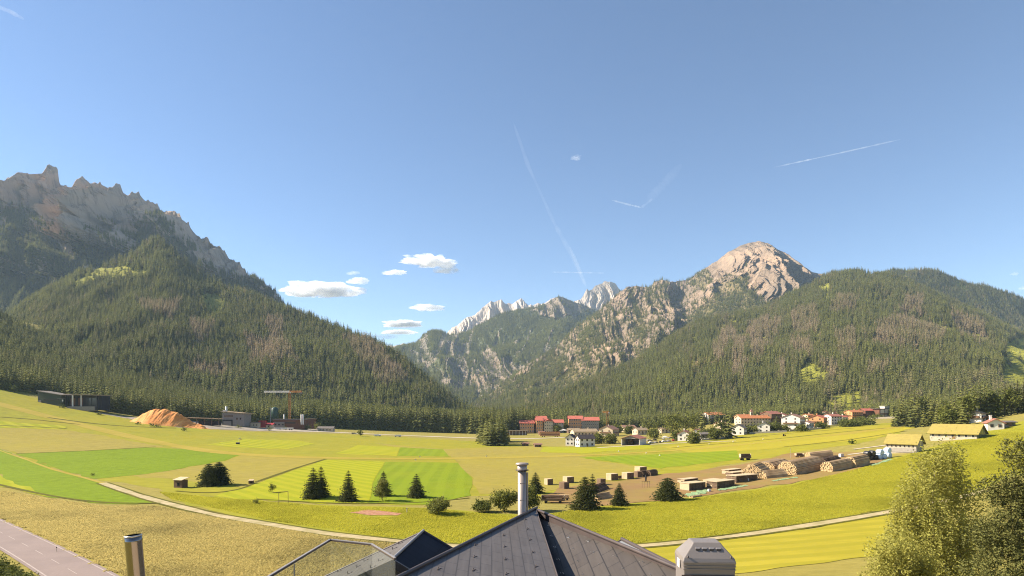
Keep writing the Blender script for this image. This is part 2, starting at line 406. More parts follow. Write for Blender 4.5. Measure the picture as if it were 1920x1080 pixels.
# far roads
ribbon('road', [(500, 806), (600, 809), (700, 814), (800, 818), (900, 822), (1000, 823), (1060, 820)], 11, M_paleroad, .18, 'pale road along the foot of the forest', step=8)
ribbon('road', [(1380, 827), (1300, 829), (1200, 834), (1120, 840)], 4, M_paleroad, .18, 'pale lane in front of the village', step=8)
for ln, w in (([(1590, 853), (1640, 847), (1690, 840)], 2.2), ([(1600, 843), (1640, 838), (1680, 833)], 2.0)):
    ribbon('track', ln, w, M_paleroad, .2, 'pale farm track beside the shed', step=4)
# asphalt road in the lower left corner
RD = [(-60, 968), (0, 999), (60, 1030), (120, 1064), (180, 1100), (230, 1130)]
_, rp, rn = ribbon('road', RD, 8.6, M_asph, .20, 'pinkish grey asphalt road with white lines')
def marks(offs, w, dash=None):
    V, Fc = [], []
    L = 0; on = True; seg = []
    for i in range(len(rp)-1):
        a, b = rp[i], rp[i+1]; L += np.linalg.norm(b-a)
        if dash and (L % (dash*2.2)) > dash: continue
        q = [a+rn[i]*(offs+w/2), a+rn[i]*(offs-w/2), b+rn[i+1]*(offs-w/2), b+rn[i+1]*(offs+w/2)]
        k = len(V); V += [(p[0], p[1], float(gz(p[0], p[1]))+.225) for p in q]; Fc.append((k, k+1, k+2, k+3))
    return V, Fc
for offs, w, dash, lb in ((3.7, .22, None, 'white edge line of the asphalt road'), (-3.7, .22, None, 'white edge line of the asphalt road'), (0, .13, 5, 'dashed white centre line of the asphalt road')):
    V, Fc = marks(offs, w, dash); m = MB(); m.add(V, Fc); tag(m.build('road_marking', M_line), lb, kind='structure')
# ------------------------------------------------------------------ mountains
def M_mountain(name, r1, r2, r3, soil1, soil2, gr1, gr2, sc=.01, bdist=8.0):
    """bare rock, forest floor and alpine grass laid out by where each grows"""
    t = NT(name); co = t.pos('world')
    st = t.mapping(co, scale=(1, 1, .32))
    n1 = t.noise(st, sc*1.6, 8, .62); n2 = t.noise(co, sc*.35, 5, .6); n3 = t.noise(co, sc*7, 5, .65)
    rock = t.mix(t.maprange(n1, .3, .7), r1, r2); rock = t.mix(t.maprange(n2, .42, .66), rock, r3); n4 = t.noise(t.mapping(co, scale=(1, 1, .16)), sc*5, 5, .7); rock = t.mix(t.maprange(n4, .50, .30, 0, .75), rock, v(r1, .38))
    soil = t.mix(t.maprange(n3, .3, .7), soil1, soil2)
    gr = t.mix(t.maprange(n3, .3, .7), gr1, gr2)
    jit = t.math('SUBTRACT', n3, .5)
    rk = t.maprange(t.math('ADD', t.attr('rock'), t.math('MULTIPLY', jit, 1.1)), .35, .65)
    gm = t.maprange(t.math('ADD', t.attr('grass'), t.math('MULTIPLY', jit, .9)), .35, .65)
    c = t.mix(rk, soil, rock); c = t.mix(gm, c, gr)
    return t.bsdf(c, .95, 0, .03, t.math('ADD', t.math('MULTIPLY', n1, .7), t.math('ADD', t.math('MULTIPLY', n3, .5), t.math('MULTIPLY', n4, 1.3))), 1.0, bdist)

class Mount: pass
def mountain(name, label, ridge, Dr, Db, x0, x1, nc, nr, mat, p=1.15, spur=(120, .004, .25), rough=(25, .004), rjit=(1.5, .06), seed=1, masks=None, crag=None, sink=10, back=.5):
    px = np.linspace(x0, x1, nc); ry = ip(ridge, px)+rjit[0]*fbm(px*rjit[1], 0, 0, seed+3, 4, .7)
    if len(rjit) > 2: q_ = ridged(px*.055, 0, 0, seed+5, 3)**2; ry = ry-rjit[2]*(q_-.5)*2
    kk = np.exp(-.5*(np.arange(-60, 61)*(px[1]-px[0])/26.0)**2); kk /= kk.sum(); rs = np.convolve(np.pad(ry, 60, mode='edge'), kk, 'valid'); rs = np.maximum(rs, ry*0+rs)+5
    dr, db = ip(Dr, px), ip(Db, px)
    nb = max(8, int(nr*.22)); T = np.concatenate([np.linspace(0, 1, nr), 1+np.linspace(0, back, nb+1)[1:]])
    PX, TT = np.meshgrid(px, T); DR, DB = np.meshgrid(dr, T)[0], np.meshgrid(db, T)[0]
    D = DB+(DR-DB)*TT; X = (PX-CX)/F*D
    zb = gz((px-CX)/F*db, db)-sink; zr = H-(ry-YH)/F*dr
    t1 = np.clip(TT, 0, 1)
    zs = H-(rs-YH)/F*dr; Z = zb+(zs-zb)*t1**p+(zr-zs)*smooth(.80, 1, t1)-np.clip(TT-1, 0, 9)*(DR-DB)*.75
    win = np.clip(4*t1*(1-t1), 0, 1)**.7
    wx = .6*fbm(X*spur[1]*.6, Z*spur[1]*.6, 0, seed+7, 3)
    s = ridged(X*spur[1]+wx+spur[2]*Z*spur[1], Z*spur[1]*.28, 0, seed, 4)
    Y = D-(s-.55)*spur[0]*win*(TT <= 1)
    Z = Z+rough[0]*fbm(X*rough[1], D*rough[1], 0, seed+11, 5, .55)*np.where(TT <= 1, .12+.88*win, 1)
    M = Mount()
    if crag:
        # rock walls: gullies and pillars running down the face, only where rock is bare
        PY0 = YH-(Z-H)/Y*F
        rk = masks(PX, PY0, X, Y, Z)[0]
        g = ridged(X*crag[1]+.7*fbm(X*.004, Z*.003, 2, seed+4, 3)+crag[3]*Z*crag[1], Z*crag[1]*.10, 0, seed+21, 5, .62)
        g = g**1.6*1.25; g2 = ridged(X*crag[1]*3.3, Z*crag[1]*.9, 0, seed+33, 4, .65)*2.2-1.6
        Y = Y-(g-.55)*crag[0]*rk*np.where(TT <= 1, np.clip((1-t1)*9, .03, 1), .03)-g2*crag[0]*.09*rk*np.clip((1-t1)*9, .03, 1)
        Z = Z+(g-.6)*crag[2]*rk*np.where(TT < .995, 1, .25)
    cap = H-(np.interp(CX+X/Y*F, px, ry)+(1-t1)*26-YH)/F*Y; Z = np.where(TT <= 1, np.minimum(Z, cap), np.minimum(Z, cap-2))
    M.X, M.Y, M.Z, M.T = X, Y, Z, TT
    M.px, M.py = CX+X/Y*F, YH-(Z-H)/Y*F
    rk, gr, dens, tint = masks(M.px, M.py, X, Y, Z)
    M.dens, M.tint = dens*(TT <= 1.04), tint
    n0, n1 = X.shape; I = np.arange(n0*n1).reshape(n0, n1)
    Q = np.stack([I[:-1, :-1], I[:-1, 1:], I[1:, 1:], I[1:, :-1]], -1).reshape(-1, 4)
    me = npmesh(name, np.stack([X, Y, Z], -1).reshape(-1, 3), Q, [mat], crag is None, None, {'rock': rk, 'grass': gr})
    M.o = tag(obj('mountain', me), label, kind='structure')
    return M

def jitter(px, py, a, s=.06, seed=50):
    return px+a*fbm(px*s, py*s, 0, seed, 3), py+a*fbm(px*s, py*s, 5, seed+9, 3)
def anyp(px, py, polys):
    r = np.zeros(px.shape, bool)
    for q in polys: r |= inpoly(px, py, q)
    return r

# --- serrated grey peaks at the left
A_ridge = [(-320, 420), (-200, 360), (-120, 335), (-60, 350), (-20, 330), (0, 339), (6, 342), (15, 329), (24, 332), (34, 319), (41, 324), (49, 321), (56, 327), (60, 341), (71, 332), (78, 321), (84, 318), (89, 311), (95, 309), (102, 310), (109, 314), (111, 339), (118, 342), (129, 344), (133, 347), (144, 336), (157, 333), (170, 341), (184, 342), (190, 345), (193, 360), (204, 354), (218, 345), (225, 345), (231, 354), (237, 361), (244, 358), (261, 356), (265, 364), (271, 369), (277, 372), (284, 382), (293, 384), (299, 391), (317, 387), (326, 391), (341, 407), (355, 419), (376, 440), (385, 442), (400, 453), (421, 473), (444, 490), (462, 507), (483, 515), (504, 535), (527, 560), (560, 590), (600, 640), (660, 720)]
A_tl = [(-320, 400), (0, 392), (50, 398), (70, 430), (95, 445), (112, 478), (124, 492), (132, 450), (150, 442), (168, 436), (185, 462), (205, 468), (240, 444), (260, 428), (282, 408), (300, 412), (325, 436), (345, 458), (380, 500), (420, 520), (450, 524), (480, 530), (520, 562), (660, 700)]
def mask_A(px, py, X, Y, Z):
    qx, qy = jitter(px, py, 14, .05, 60)
    b = ip(A_tl, qx); d = (b-qy)/16.0
    rk = np.clip(d*.5+.5, 0, 1)
    rk = np.maximum(rk, .8*(fbm(px*.05, py*.016, 0, 71, 4) > .22)*(py < 520))
    scree = anyp(qx, qy, [[(200, 470), (215, 455), (250, 436), (262, 440), (240, 456), (212, 470)], [(76, 395), (82, 400), (92, 440), (90, 456), (84, 440)], [(120, 470), (145, 442), (135, 478), (119, 488)]])
    rk = np.where(scree, 1, rk)
    dens = np.where(scree, 0, np.clip(.75-d*.65, 0.0, 1))*(1-.8*(rk > .9))
    dens = np.clip(dens, 0, 1)*(.65+.5*fbm(px*.04, py*.04, 0, 75, 3))
    return rk, np.clip(.25-rk, 0, .2), dens, np.zeros_like(px)+.1*fbm(px*.05, py*.05, 0, 77, 2)
MA_mat = M_mountain('grey_dolomite', (.25, .205, .165), (.37, .305, .245), (.48, .34, .235), (.055, .058, .032), (.07, .065, .035), (.12, .12, .03), (.16, .14, .04), .006, 6.0)
A = mountain('left_peaks', 'serrated grey rock peaks rising at the left', A_ridge, [(-320, 3500), (100, 3450), (300, 3350), (527, 3000), (660, 2800)], [(-320, 2350), (300, 2250), (660, 2100)], -300, 640, 640, 330, MA_mat, p=1.25, spur=(420, .0022, .3), rough=(40, .0036), rjit=(3.0, .16, 9.0), seed=3, masks=mask_A, crag=(700, .0085, 26, .25))

# --- dark forest mountain at the left
B_ridge = [(-320, 760), (-200, 700), (-100, 645), (12, 588), (89, 534), (148, 503), (192, 488), (252, 463), (272, 442), (290, 434), (306, 440), (335, 468), (380, 505), (430, 527), (480, 546), (527, 565), (570, 580), (640, 606), (690, 628), (730, 653), (765, 676), (800, 703), (835, 730), (870, 752), (930, 790), (980, 808)]
B_ridge = [(a, b+13) for a, b in B_ridge]
B_grass = [[(110, 548), (150, 520), (178, 503), (215, 496), (255, 503), (276, 513), (258, 528), (200, 522), (160, 534)], [(372, 552), (415, 548), (422, 572), (402, 605), (386, 582)], [(145, 652), (160, 628), (185, 618), (178, 636), (158, 656)], [(95, 665), (130, 655), (120, 668)], [(98, 700), (145, 700), (130, 712)]]
B_dead = [[(352, 612), (400, 606), (402, 642), (362, 648)], [(640, 632), (690, 640), (740, 690), (770, 725), (720, 735), (665, 680)], [(350, 690), (425, 690), (420, 720), (360, 712)], [(500, 600), (530, 600), (525, 665), (505, 660)], [(455, 640), (540, 650), (560, 690), (470, 690)], [(250, 565), (340, 570), (330, 600), (260, 590)]]
def mask_B(px, py, X, Y, Z):
    qx, qy = jitter(px, py, 10, .07, 80)
    gr = anyp(qx, qy, B_grass)
    dd = anyp(qx, qy, B_dead)
    n = fbm(px*.03, py*.03, 0, 83, 3)
    dens = np.where(gr, .08, 1.0); dr_ = py-ip(B_ridge, px); dens = dens*np.where((px > 170)&(px < 440), .30+.7*smooth(2, 38, dr_), 1)
    rk = .75*inpoly(qx, qy, B_dead[0])*(fbm(px*.2, py*.05, 0, 84, 2) > 0)
    tint = np.where(dd, .55, .02)+.25*n+np.where(gr, -.3, 0)
    return rk, gr*1.0, dens, tint
MB_mat = M_mountain('forest_floor', (.20, .15, .11), (.26, .19, .14), (.24, .17, .12), (.035, .036, .018), (.06, .055, .025), (.23, .225, .045), (.28, .26, .06), .02)
B = mountain('left_forest_mountain', 'dark forested mountain slope at the left', B_ridge, [(-320, 1900), (100, 2050), (284, 2250), (527, 2000), (700, 1750), (870, 1450), (980, 1350)], [(-320, 1000), (300, 1050), (700, 1080), (980, 1120)], -300, 975, 420, 200, MB_mat, p=1.12, spur=(150, .004, .35), rough=(22, .004), rjit=(2, .04), seed=8, masks=mask_B)

# --- far white peaks and the forested mountain closing the valley
D1_ridge = [(640, 660), (720, 648), (745, 645), (775, 645), (830, 634), (838, 622), (847, 613), (858, 608), (867, 603), (877, 595), (886, 590), (897, 582), (908, 571), (917, 567), (930, 562), (940, 563), (947, 571), (955, 568), (964, 566), (970, 562), (977, 558), (985, 566), (992, 571), (1010, 569), (1023, 566), (1035, 558), (1048, 555), (1062, 561), (1078, 562), (1089, 558), (1098, 545), (1108, 540), (1117, 535), (1127, 531), (1134, 529), (1145, 526), (1152, 529), (1160, 538), (1168, 549), (1190, 585), (1260, 640), (1350, 660)]
def mask_D1(px, py, X, Y, Z):
    z = np.zeros_like(px); return z+1, z, z, z
MD1 = M_mountain('pale_far_dolomite', (.36, .295, .235), (.46, .39, .325), (.54, .465, .40), (.2, .2, .15), (.2, .2, .15), (.2, .2, .1), (.2, .2, .1), .004)
D1 = mountain('far_peaks', 'pale white rock peaks far up the valley', D1_ridge, [(640, 6900), (1350, 6700)], [(640, 5900), (1350, 5700)], 650, 1340, 520, 140, MD1, p=1.2, spur=(500, .0012, .3), rough=(70, .0018), rjit=(1.6, .22, 3.0), seed=15, masks=mask_D1, crag=(260, .0075, 30, .2))

D2_ridge = [(640, 665), (730, 655), (763, 647), (780, 643), (793, 630), (800, 624), (813, 622), (830, 624), (840, 628), (873, 626), (890, 615), (913, 602), (947, 586), (973, 580), (1000, 578), (1026, 568), (1048, 554), (1064, 561), (1095, 572), (1120, 584), (1180, 620), (1260, 680)]
D2_cliff = [[(790, 628), (800, 640), (812, 660), (803, 672), (793, 650)], [(815, 690), (835, 700), (870, 728), (862, 735), (830, 715)], [(850, 660), (874, 650), (880, 700), (872, 735), (855, 715)], [(990, 590), (1060, 556), (1110, 580), (1075, 600), (1020, 590)], [(760, 650), (790, 660), (810, 690), (770, 670)], [(900, 660), (950, 665), (985, 690), (940, 720), (905, 700)]]
def mask_D2(px, py, X, Y, Z):
    qx, qy = jitter(px, py, 12, .06, 90)
    c = anyp(qx, qy, D2_cliff)*1.0
    streak = np.clip((ridged(px*.035+py*.012, py*.008, 0, 93, 3)-.66)*7, 0, 1)*(py > 615)
    rk = np.clip(np.maximum(c*.9, streak*.9), 0, 1)
    high = np.clip((600-py)/30, 0, 1)*np.clip((px-960)/40, 0, 1)
    rk = np.maximum(rk, high*.75*(fbm(px*.08, py*.08, 0, 95, 3) > -.12))
    return rk, np.clip(high*.3, 0, 1), np.clip(.95-rk*.8, 0, 1), -.15+.2*fbm(px*.03, py*.03, 0, 96, 3)
MD2 = M_mountain('far_limestone_slope', (.165, .145, .115), (.225, .195, .155), (.25, .19, .14), (.085, .095, .05), (.115, .12, .06), (.11, .115, .04), (.14, .135, .05), .008)
D2 = mountain('valley_mountain', 'hazy forested mountain closing the valley', D2_ridge, [(640, 5000), (1260, 5400)], [(640, 2800), (860, 2900), (1260, 2500)], 655, 1255, 420, 210, MD2, p=1.2, spur=(620, .0021, .5), rough=(60, .0022), rjit=(1.5, .06), seed=23, masks=mask_D2, crag=(170, .0065, 16, .4))

# --- rocky mountain at the right of the gap, with the pinkish summit
E_ridge = [(840, 800), (900, 748), (947, 719), (991, 681), (1042, 652), (1073, 617), (1120, 586), (1163, 546), (1177, 537), (1199, 536), (1221, 539), (1226, 529), (1241, 525), (1256, 528), (1284, 526), (1293, 525), (1306, 514), (1322, 503), (1334, 495), (1345, 488), (1365, 472), (1375, 468), (1385, 461), (1397, 457), (1410, 454), (1420, 452), (1430, 453), (1445, 458), (1460, 468), (1470, 472), (1480, 477), (1490, 486), (1500, 491), (1520, 508), (1545, 514), (1580, 530), (1700, 590), (1850, 700)]
E_rb = [(840, 800), (940, 760), (1000, 740), (1050, 732), (1100, 716), (1150, 700), (1190, 685), (1220, 662), (1260, 640), (1300, 612), (1350, 580), (1400, 575), (1430, 578), (1480, 550), (1520, 535), (1560, 530), (1850, 600)]
E_green = [[(1380, 520), (1420, 505), (1440, 530), (1400, 560), (1340, 590), (1290, 600), (1330, 560)], [(1165, 545), (1180, 540), (1210, 590), (1195, 600)], [(1070, 640), (1110, 600), (1130, 640), (1090, 665)], [(1310, 500), (1345, 500), (1330, 540), (1300, 545)], [(940, 725), (1040, 665), (1070, 690), (1000, 730)]]
def mask_E(px, py, X, Y, Z):
    qx, qy = jitter(px, py, 16, .05, 100)
    d = (ip(E_rb, qx)-qy)/30
    base = np.clip(d*.6+.4, 0, 1)
    veg = anyp(qx, qy, E_green)*.45+.30*np.clip((qy-555)/80, 0, 1)*(1+1.2*fbm(px*.07, py*.03, 0, 108, 3))+.36*np.clip(fbm(px*.045, py*.02, 0, 103, 4)*2.2+.3, 0, 1)*np.clip((qy-470)/60, 0, 1)
    summit = inpoly(qx, qy, [(1310, 505), (1370, 468), (1425, 450), (1475, 470), (1540, 515), (1460, 570), (1420, 560), (1400, 500), (1350, 520)])
    rk = np.clip(base*(1-.85*veg)+summit*.8, 0, 1)
    streak = np.clip((ridged(px*.04-py*.02, py*.01, 0, 104, 3)-.72)*7, 0, 1)*(py < 700)*(py > 560)
    rk = np.clip(np.maximum(rk, streak*.85*base), 0, 1)*np.where(summit, 1, .78)
    dens = np.clip((1-rk)*1.0-.12*base, 0, 1)*(.65+.9*np.clip(fbm(px*.05, py*.05, 0, 109, 3)+.2, 0, 1))*np.clip((qy-470)/60, 0, 1)
    return rk, np.clip((veg-.4)*.7*(rk < .6)*(qy < 600), 0, 1), dens, -.1+.25*fbm(px*.03, py*.03, 0, 106, 3)
ME = M_mountain('pinkish_limestone', (.165, .126, .094), (.235, .178, .130), (.33, .232, .160), (.13, .108, .05), (.175, .14, .068), (.125, .12, .04), (.16, .14, .05), .009)
E = mountain('right_rock_mountain', 'bare pinkish rock summit above gullied cliffs', E_ridge, [(840, 2600), (1000, 3300), (1160, 3900), (1420, 4100), (1850, 3600)], [(840, 1500), (1200, 1700), (1850, 2000)], 845, 1840, 700, 300, ME, p=1.2, spur=(520, .0026, -.4), rough=(55, .0028), rjit=(1.6, .12), seed=31, masks=mask_E, crag=(230, .0090, 20, -.35))

# --- forested mountain at the right and the one behind it
Fr = [(840, 812), (900, 802), (985, 762), (1090, 716), (1183, 678), (1246, 640), (1303, 597), (1403, 578), (1423, 575), (1460, 560), (1480, 548), (1520, 533), (1530, 524), (1547, 515), (1560, 508), (1577, 504), (1603, 501), (1630, 506), (1667, 509), (1700, 522), (1760, 548), (1830, 580), (1900, 615), (2000, 660), (2160, 730)]
Fr = [(a, b+7) for a, b in Fr]
F_grass = [[(1495, 696), (1515, 680), (1540, 690), (1556, 712), (1530, 724), (1497, 728)], [(1536, 760), (1560, 738), (1618, 730), (1612, 770), (1570, 785), (1555, 775)], [(1532, 540), (1552, 532), (1556, 560), (1545, 580)], [(1880, 664), (1892, 642), (1960, 630), (2000, 740), (1872, 735)], [(1632, 560), (1640, 545), (1640, 590)], [(1818, 626), (1836, 630), (1838, 638), (1822, 634)], [(1705, 570), (1725, 578), (1730, 590)]]
F_ochre = [[(1288, 700), (1300, 674), (1342, 668), (1344, 688), (1315, 690), (1304, 722)], [(1352, 676), (1378, 680), (1372, 698), (1355, 694)], [(1420, 571), (1460, 548), (1526, 524), (1520, 532), (1450, 562)]]
F_bare = [[(1760, 692), (1790, 702), (1809, 706), (1800, 714), (1764, 712)], [(1714, 672), (1718, 640), (1724, 640), (1727, 674)]]
F_dead = [[(1400, 612), (1440, 600), (1446, 650), (1410, 690)], [(1480, 640), (1518, 650), (1526, 678), (1490, 672)], [(1560, 628), (1600, 620), (1606, 680), (1575, 690)], [(1640, 618), (1680, 596), (1720, 610), (1770, 620), (1776, 640), (1690, 656), (1640, 655)], [(1370, 640), (1395, 640), (1392, 720), (1375, 710)], [(1560, 560), (1610, 560), (1600, 590), (1560, 590)], [(1455, 690), (1480, 690), (1470, 730)], [(1440, 610), (1460, 600), (1455, 640)], [(1690, 560), (1730, 555), (1725, 590), (1690, 590)], [(1540, 690), (1565, 690), (1575, 720), (1550, 720)]]
F_dead += [[(1480, 590), (1530, 580), (1535, 625), (1490, 630)], [(1620, 690), (1660, 680), (1660, 705), (1625, 712)], [(1780, 590), (1840, 600), (1850, 640), (1800, 640)], [(1330, 660), (1368, 610), (1380, 635), (1345, 690)]]
def mask_F(px, py, X, Y, Z):
    qx, qy = jitter(px, py, 9, .08, 110)
    gr, oc, ba, dd = [anyp(qx, qy, s) for s in (F_grass, F_ochre, F_bare, F_dead)]
    n = fbm(px*.025, py*.025, 0, 113, 3); n2 = fbm(px*.06, py*.05, 0, 117, 3)
    rk = np.clip(oc*.9+ba*1.0+dd*.35*(fbm(px*.1, py*.06, 0, 114, 2) > .1), 0, 1)
    glade = (n2 > .30)&(py < 700)
    dens = np.where(gr, np.where(px > 1860, .015, .10), np.where(oc | ba, .16, np.where(glade, .35, 1.0)))
    low = np.clip((py-690)/60, 0, 1)*(px > 1150)*(px < 1500)
    return rk, np.maximum(gr*1.0, glade*.65), dens, np.where(dd, .55, .06)+.3*n+.15*n2-.35*low*(n2 > 0)
MF = M_mountain('sunny_forest_floor', (.33, .225, .125), (.40, .27, .15), (.37, .24, .14), (.085, .075, .035), (.12, .10, .045), (.22, .225, .035), (.27, .255, .05), .02)
Fm = mountain('right_forest_mountain', 'broad forested mountain above the village', Fr, [(840, 1300), (1000, 1500), (1303, 2300), (1603, 2600), (2160, 2100)], [(840, 930), (1150, 960), (1400, 900), (1650, 830), (1900, 700), (2160, 680)], 845, 2150, 520, 230, MF, p=1.1, spur=(170, .0042, -.3), rough=(24, .004), rjit=(1.6, .05), seed=41, masks=mask_F)
G_ridge = [(1500, 640), (1600, 540), (1660, 512), (1673, 508), (1700, 506), (1740, 506), (1760, 510), (1777, 518), (1800, 526), (1830, 536), (1843, 536), (1867, 546), (1900, 551), (1920, 562), (2000, 590), (2160, 640)]
def mask_G(px, py, X, Y, Z):
    z = np.zeros_like(px); n = fbm(px*.03, py*.03, 0, 121, 3)
    return z, (n > .35)*.8, np.where(n > .35, .4, 1.0), .1+.3*n
Gm = mountain('far_right_mountain', 'forested ridge behind the right mountain', G_ridge, [(1500, 3300), (2160, 3300)], [(1500, 2300), (2160, 2200)], 1510, 2150, 260, 90, MF, p=1.1, spur=(170, .0035, -.3), rough=(24, .004), rjit=(1.6, .05), seed=45, masks=mask_G)
# ------------------------------------------------------------------ trees
def M_leaf(name, dark, light, dead=None, warm=None, trans=.18, scale=.35, inst=True):
    t = NT(name); co = t.pos('object')
    rnd = t.n('ShaderNodeObjectInfo').outputs['Random']
    n = t.noise(co, scale, 3, .6)
    c = t.mix(t.math('ADD', t.math('MULTIPLY', rnd, .6), t.math('MULTIPLY', t.maprange(n, .3, .7), .4)), dark, light)
    if inst:
        ti = t.attr('tint', 'INSTANCER')
        c = t.mix(t.maprange(ti, .12, .75), c, dead); c = t.mix(t.maprange(ti, -.08, -.5, 0, .9), c, warm)
    return t.bsdf(c, .8, 0, .12, None, trans=trans)
M_spruce = M_leaf('spruce_needles', (.092, .104, .034), (.24, .235, .066), (.36, .275, .175), (.26, .27, .07), trans=.35)
M_fir = M_leaf('dark_fir_needles', (.036, .048, .018), (.135, .138, .042), inst=False, scale=1.2)
M_birch = M_leaf('birch_leaves', (.26, .25, .055), (.46, .425, .11), inst=False, scale=1.5, trans=.45)
M_broad = M_leaf('broad_leaves', (.07, .088, .02), (.19, .19, .042), inst=False, scale=.6, trans=.3)
M_broadl = M_leaf('pale_broad_leaves', (.13, .14, .03), (.24, .23, .055), inst=False, scale=.6, trans=.3)
M_pine = M_leaf('pine_needles', (.045, .055, .018), (.155, .15, .044), inst=False, scale=1.0, trans=.15)
M_trunk = M_noise('brown_tree_bark', (.12, .085, .06), (.07, .05, .035), 6, rough=.95, bump=.5)
M_birchbark = M_noise('white_birch_bark', (.45, .38, .30), (.22, .17, .13), 3, stretch=(1, 1, .3), rough=.8)

def spruce_arrays(h, Rr, W, nb, seed, sub=0, base=.05, droop=.38, pw=.85, skirt=True):
    """whorls of drooping branches: returns vertices and quads of the needles"""
    r = np.random.default_rng(seed); V = []; Q = []
    def quad(a, b, c, d):
        k = len(V); V.extend([a, b, c, d]); Q.append((k, k+1, k+2, k+3))
    for k in range(W):
        f = (k+.5*r.random())/W; z = h*(base+(1-base)*f)
        rr = Rr*(1-f)**pw*(.8+.35*r.random())+.015*h*(1-f)+.04*Rr
        n = max(4, int(nb*(1-f*.55)))
        a0 = r.random()*6.28
        for j in range(n):
            an = a0+2*math.pi*j/n+r.normal()*.18; L = rr*(.72+.4*r.random())
            d = np.array([math.cos(an), math.sin(an), 0]); s = np.array([-d[1], d[0], 0])
            root = np.array([0, 0, z]); dz = -droop*L*(.6+.7*r.random()); up = np.array([0, 0, 1.0])
            if not sub:
                w = L*(.30+.16*r.random())
                mid = root+d*L*.58+up*dz*.35; tip = root+d*L+up*dz
                quad(root+up*.02*h, mid-s*w-up*.05*L, tip, mid+s*w-up*.05*L)
                if skirt: quad(root-up*.01*h, mid-up*L*.26, tip-up*L*.18, tip)
            else:
                for q in range(sub):
                    u = (q+.6)/sub; c = root+d*L*u+up*dz*u*u; w = L*.34*(1.15-u)*(.7+.6*r.random())+.05*Rr
                    for sg in (-1, 1):
                        e = c+s*sg*w+d*w*.55+up*(-w*.35+.1*w*r.normal()); f2 = c+d*L*.9/sub+up*dz*.5/sub
                        quad(c+up*.02*L, c+s*sg*w*.35-up*w*.22, e, c*.4+e*.6+d*w*.25+up*.04*w)
                    quad(c+s*w*.12, c-s*w*.12, c-up*w*.55+d*w*.15-s*w*.1, c-up*w*.5+d*w*.2+s*w*.1)
    # leader
    for an in (0, 2.1, 4.2):
        d = np.array([math.cos(an), math.sin(an), 0])*.018*h
        quad(np.array([0, 0, h*.93])+d, np.array([0, 0, h*.93])-d*.5, np.array([0, 0, h]), np.array([0, 0, h*1.0])+d*.1)
    return np.array(V), np.array(Q)
def cone_arrays(h, r0, n=6, seg=1):
    V = [(r0*math.cos(2*math.pi*i/n), r0*math.sin(2*math.pi*i/n), -.5) for i in range(n)]+[(.12*r0*math.cos(2*math.pi*i/n), .12*r0*math.sin(2*math.pi*i/n), h) for i in range(n)]
    return np.array(V), np.array([(i, (i+1) % n, n+(i+1) % n, n+i) for i in range(n)])
def joined(name, parts):
    V = []; Q = []; mi = []; mats = []; b = 0
    for vv, qq, m in parts:
        if m not in mats: mats.append(m)
        V.append(vv); Q.append(qq+b); b += len(vv); mi += [mats.index(m)]*len(qq)
    return npmesh(name, np.concatenate(V), np.concatenate(Q), mats, False, mi)
def forest_spruce_mesh(h, Rr, W, nb, seed, base=.06, pw=.85):
    a = spruce_arrays(h, Rr, W, nb, seed, 0, base, .42, pw); t = cone_arrays(h*.9, .018*h, 5)
    return joined('spruce_tree', [(*a, M_spruce), (*t, M_trunk)])
FP = [forest_spruce_mesh(25, 4.9, 11, 8, 1, .05, .7), forest_spruce_mesh(25, 4.1, 12, 8, 2, .1, .75), forest_spruce_mesh(25, 5.6, 10, 8, 3, .05, .6), forest_spruce_mesh(25, 3.7, 12, 7, 4, .12, .8)]

def scatter(name, label, P3, scale, tint, protos, seed=0):
    N = len(P3); r = np.random.default_rng(seed)
    me = bpy.data.meshes.new(name); me.vertices.add(N); me.vertices.foreach_set('co', np.asarray(P3, np.float32).ravel())
    for n, a in (('size', scale), ('turn', r.random(N)*6.283), ('tint', tint)):
        me.attributes.new(n, 'FLOAT', 'POINT').data.foreach_set('value', np.asarray(a, np.float32))
    me.attributes.new('sort', 'INT', 'POINT').data.foreach_set('value', r.integers(0, len(protos), N).astype(np.int32))
    o = obj(name, me); t = bpy.data.node_groups.new(name, 'GeometryNodeTree')
    t.interface.new_socket('Geometry', in_out='INPUT', socket_type='NodeSocketGeometry'); t.interface.new_socket('Geometry', in_out='OUTPUT', socket_type='NodeSocketGeometry')
    gi, go = t.nodes.new('NodeGroupInput'), t.nodes.new('NodeGroupOutput')
    iop = t.nodes.new('GeometryNodeInstanceOnPoints'); jn = t.nodes.new('GeometryNodeJoinGeometry')
    for p in protos:
        oi = t.nodes.new('GeometryNodeObjectInfo'); oi.inputs['Object'].default_value = p; oi.inputs['As Instance'].default_value = True
        t.links.new(oi.outputs['Geometry'], jn.inputs[0])
    def att(n, ty):
        a = t.nodes.new('GeometryNodeInputNamedAttribute'); a.data_type = ty; a.inputs['Name'].default_value = n; return a.outputs[0]
    cb = t.nodes.new('ShaderNodeCombineXYZ'); t.links.new(att('turn', 'FLOAT'), cb.inputs[2])
    t.links.new(gi.outputs[0], iop.inputs['Points']); t.links.new(jn.outputs[0], iop.inputs['Instance'])
    iop.inputs['Pick Instance'].default_value = True; t.links.new(att('sort', 'INT'), iop.inputs['Instance Index'])
    t.links.new(cb.outputs[0], iop.inputs['Rotation']); t.links.new(att('size', 'FLOAT'), iop.inputs['Scale'])
    t.links.new(iop.outputs[0], go.inputs[0])
    md = o.modifiers.new('trees', 'NODES'); md.node_group = t
    return tag(o, label, kind='stuff')

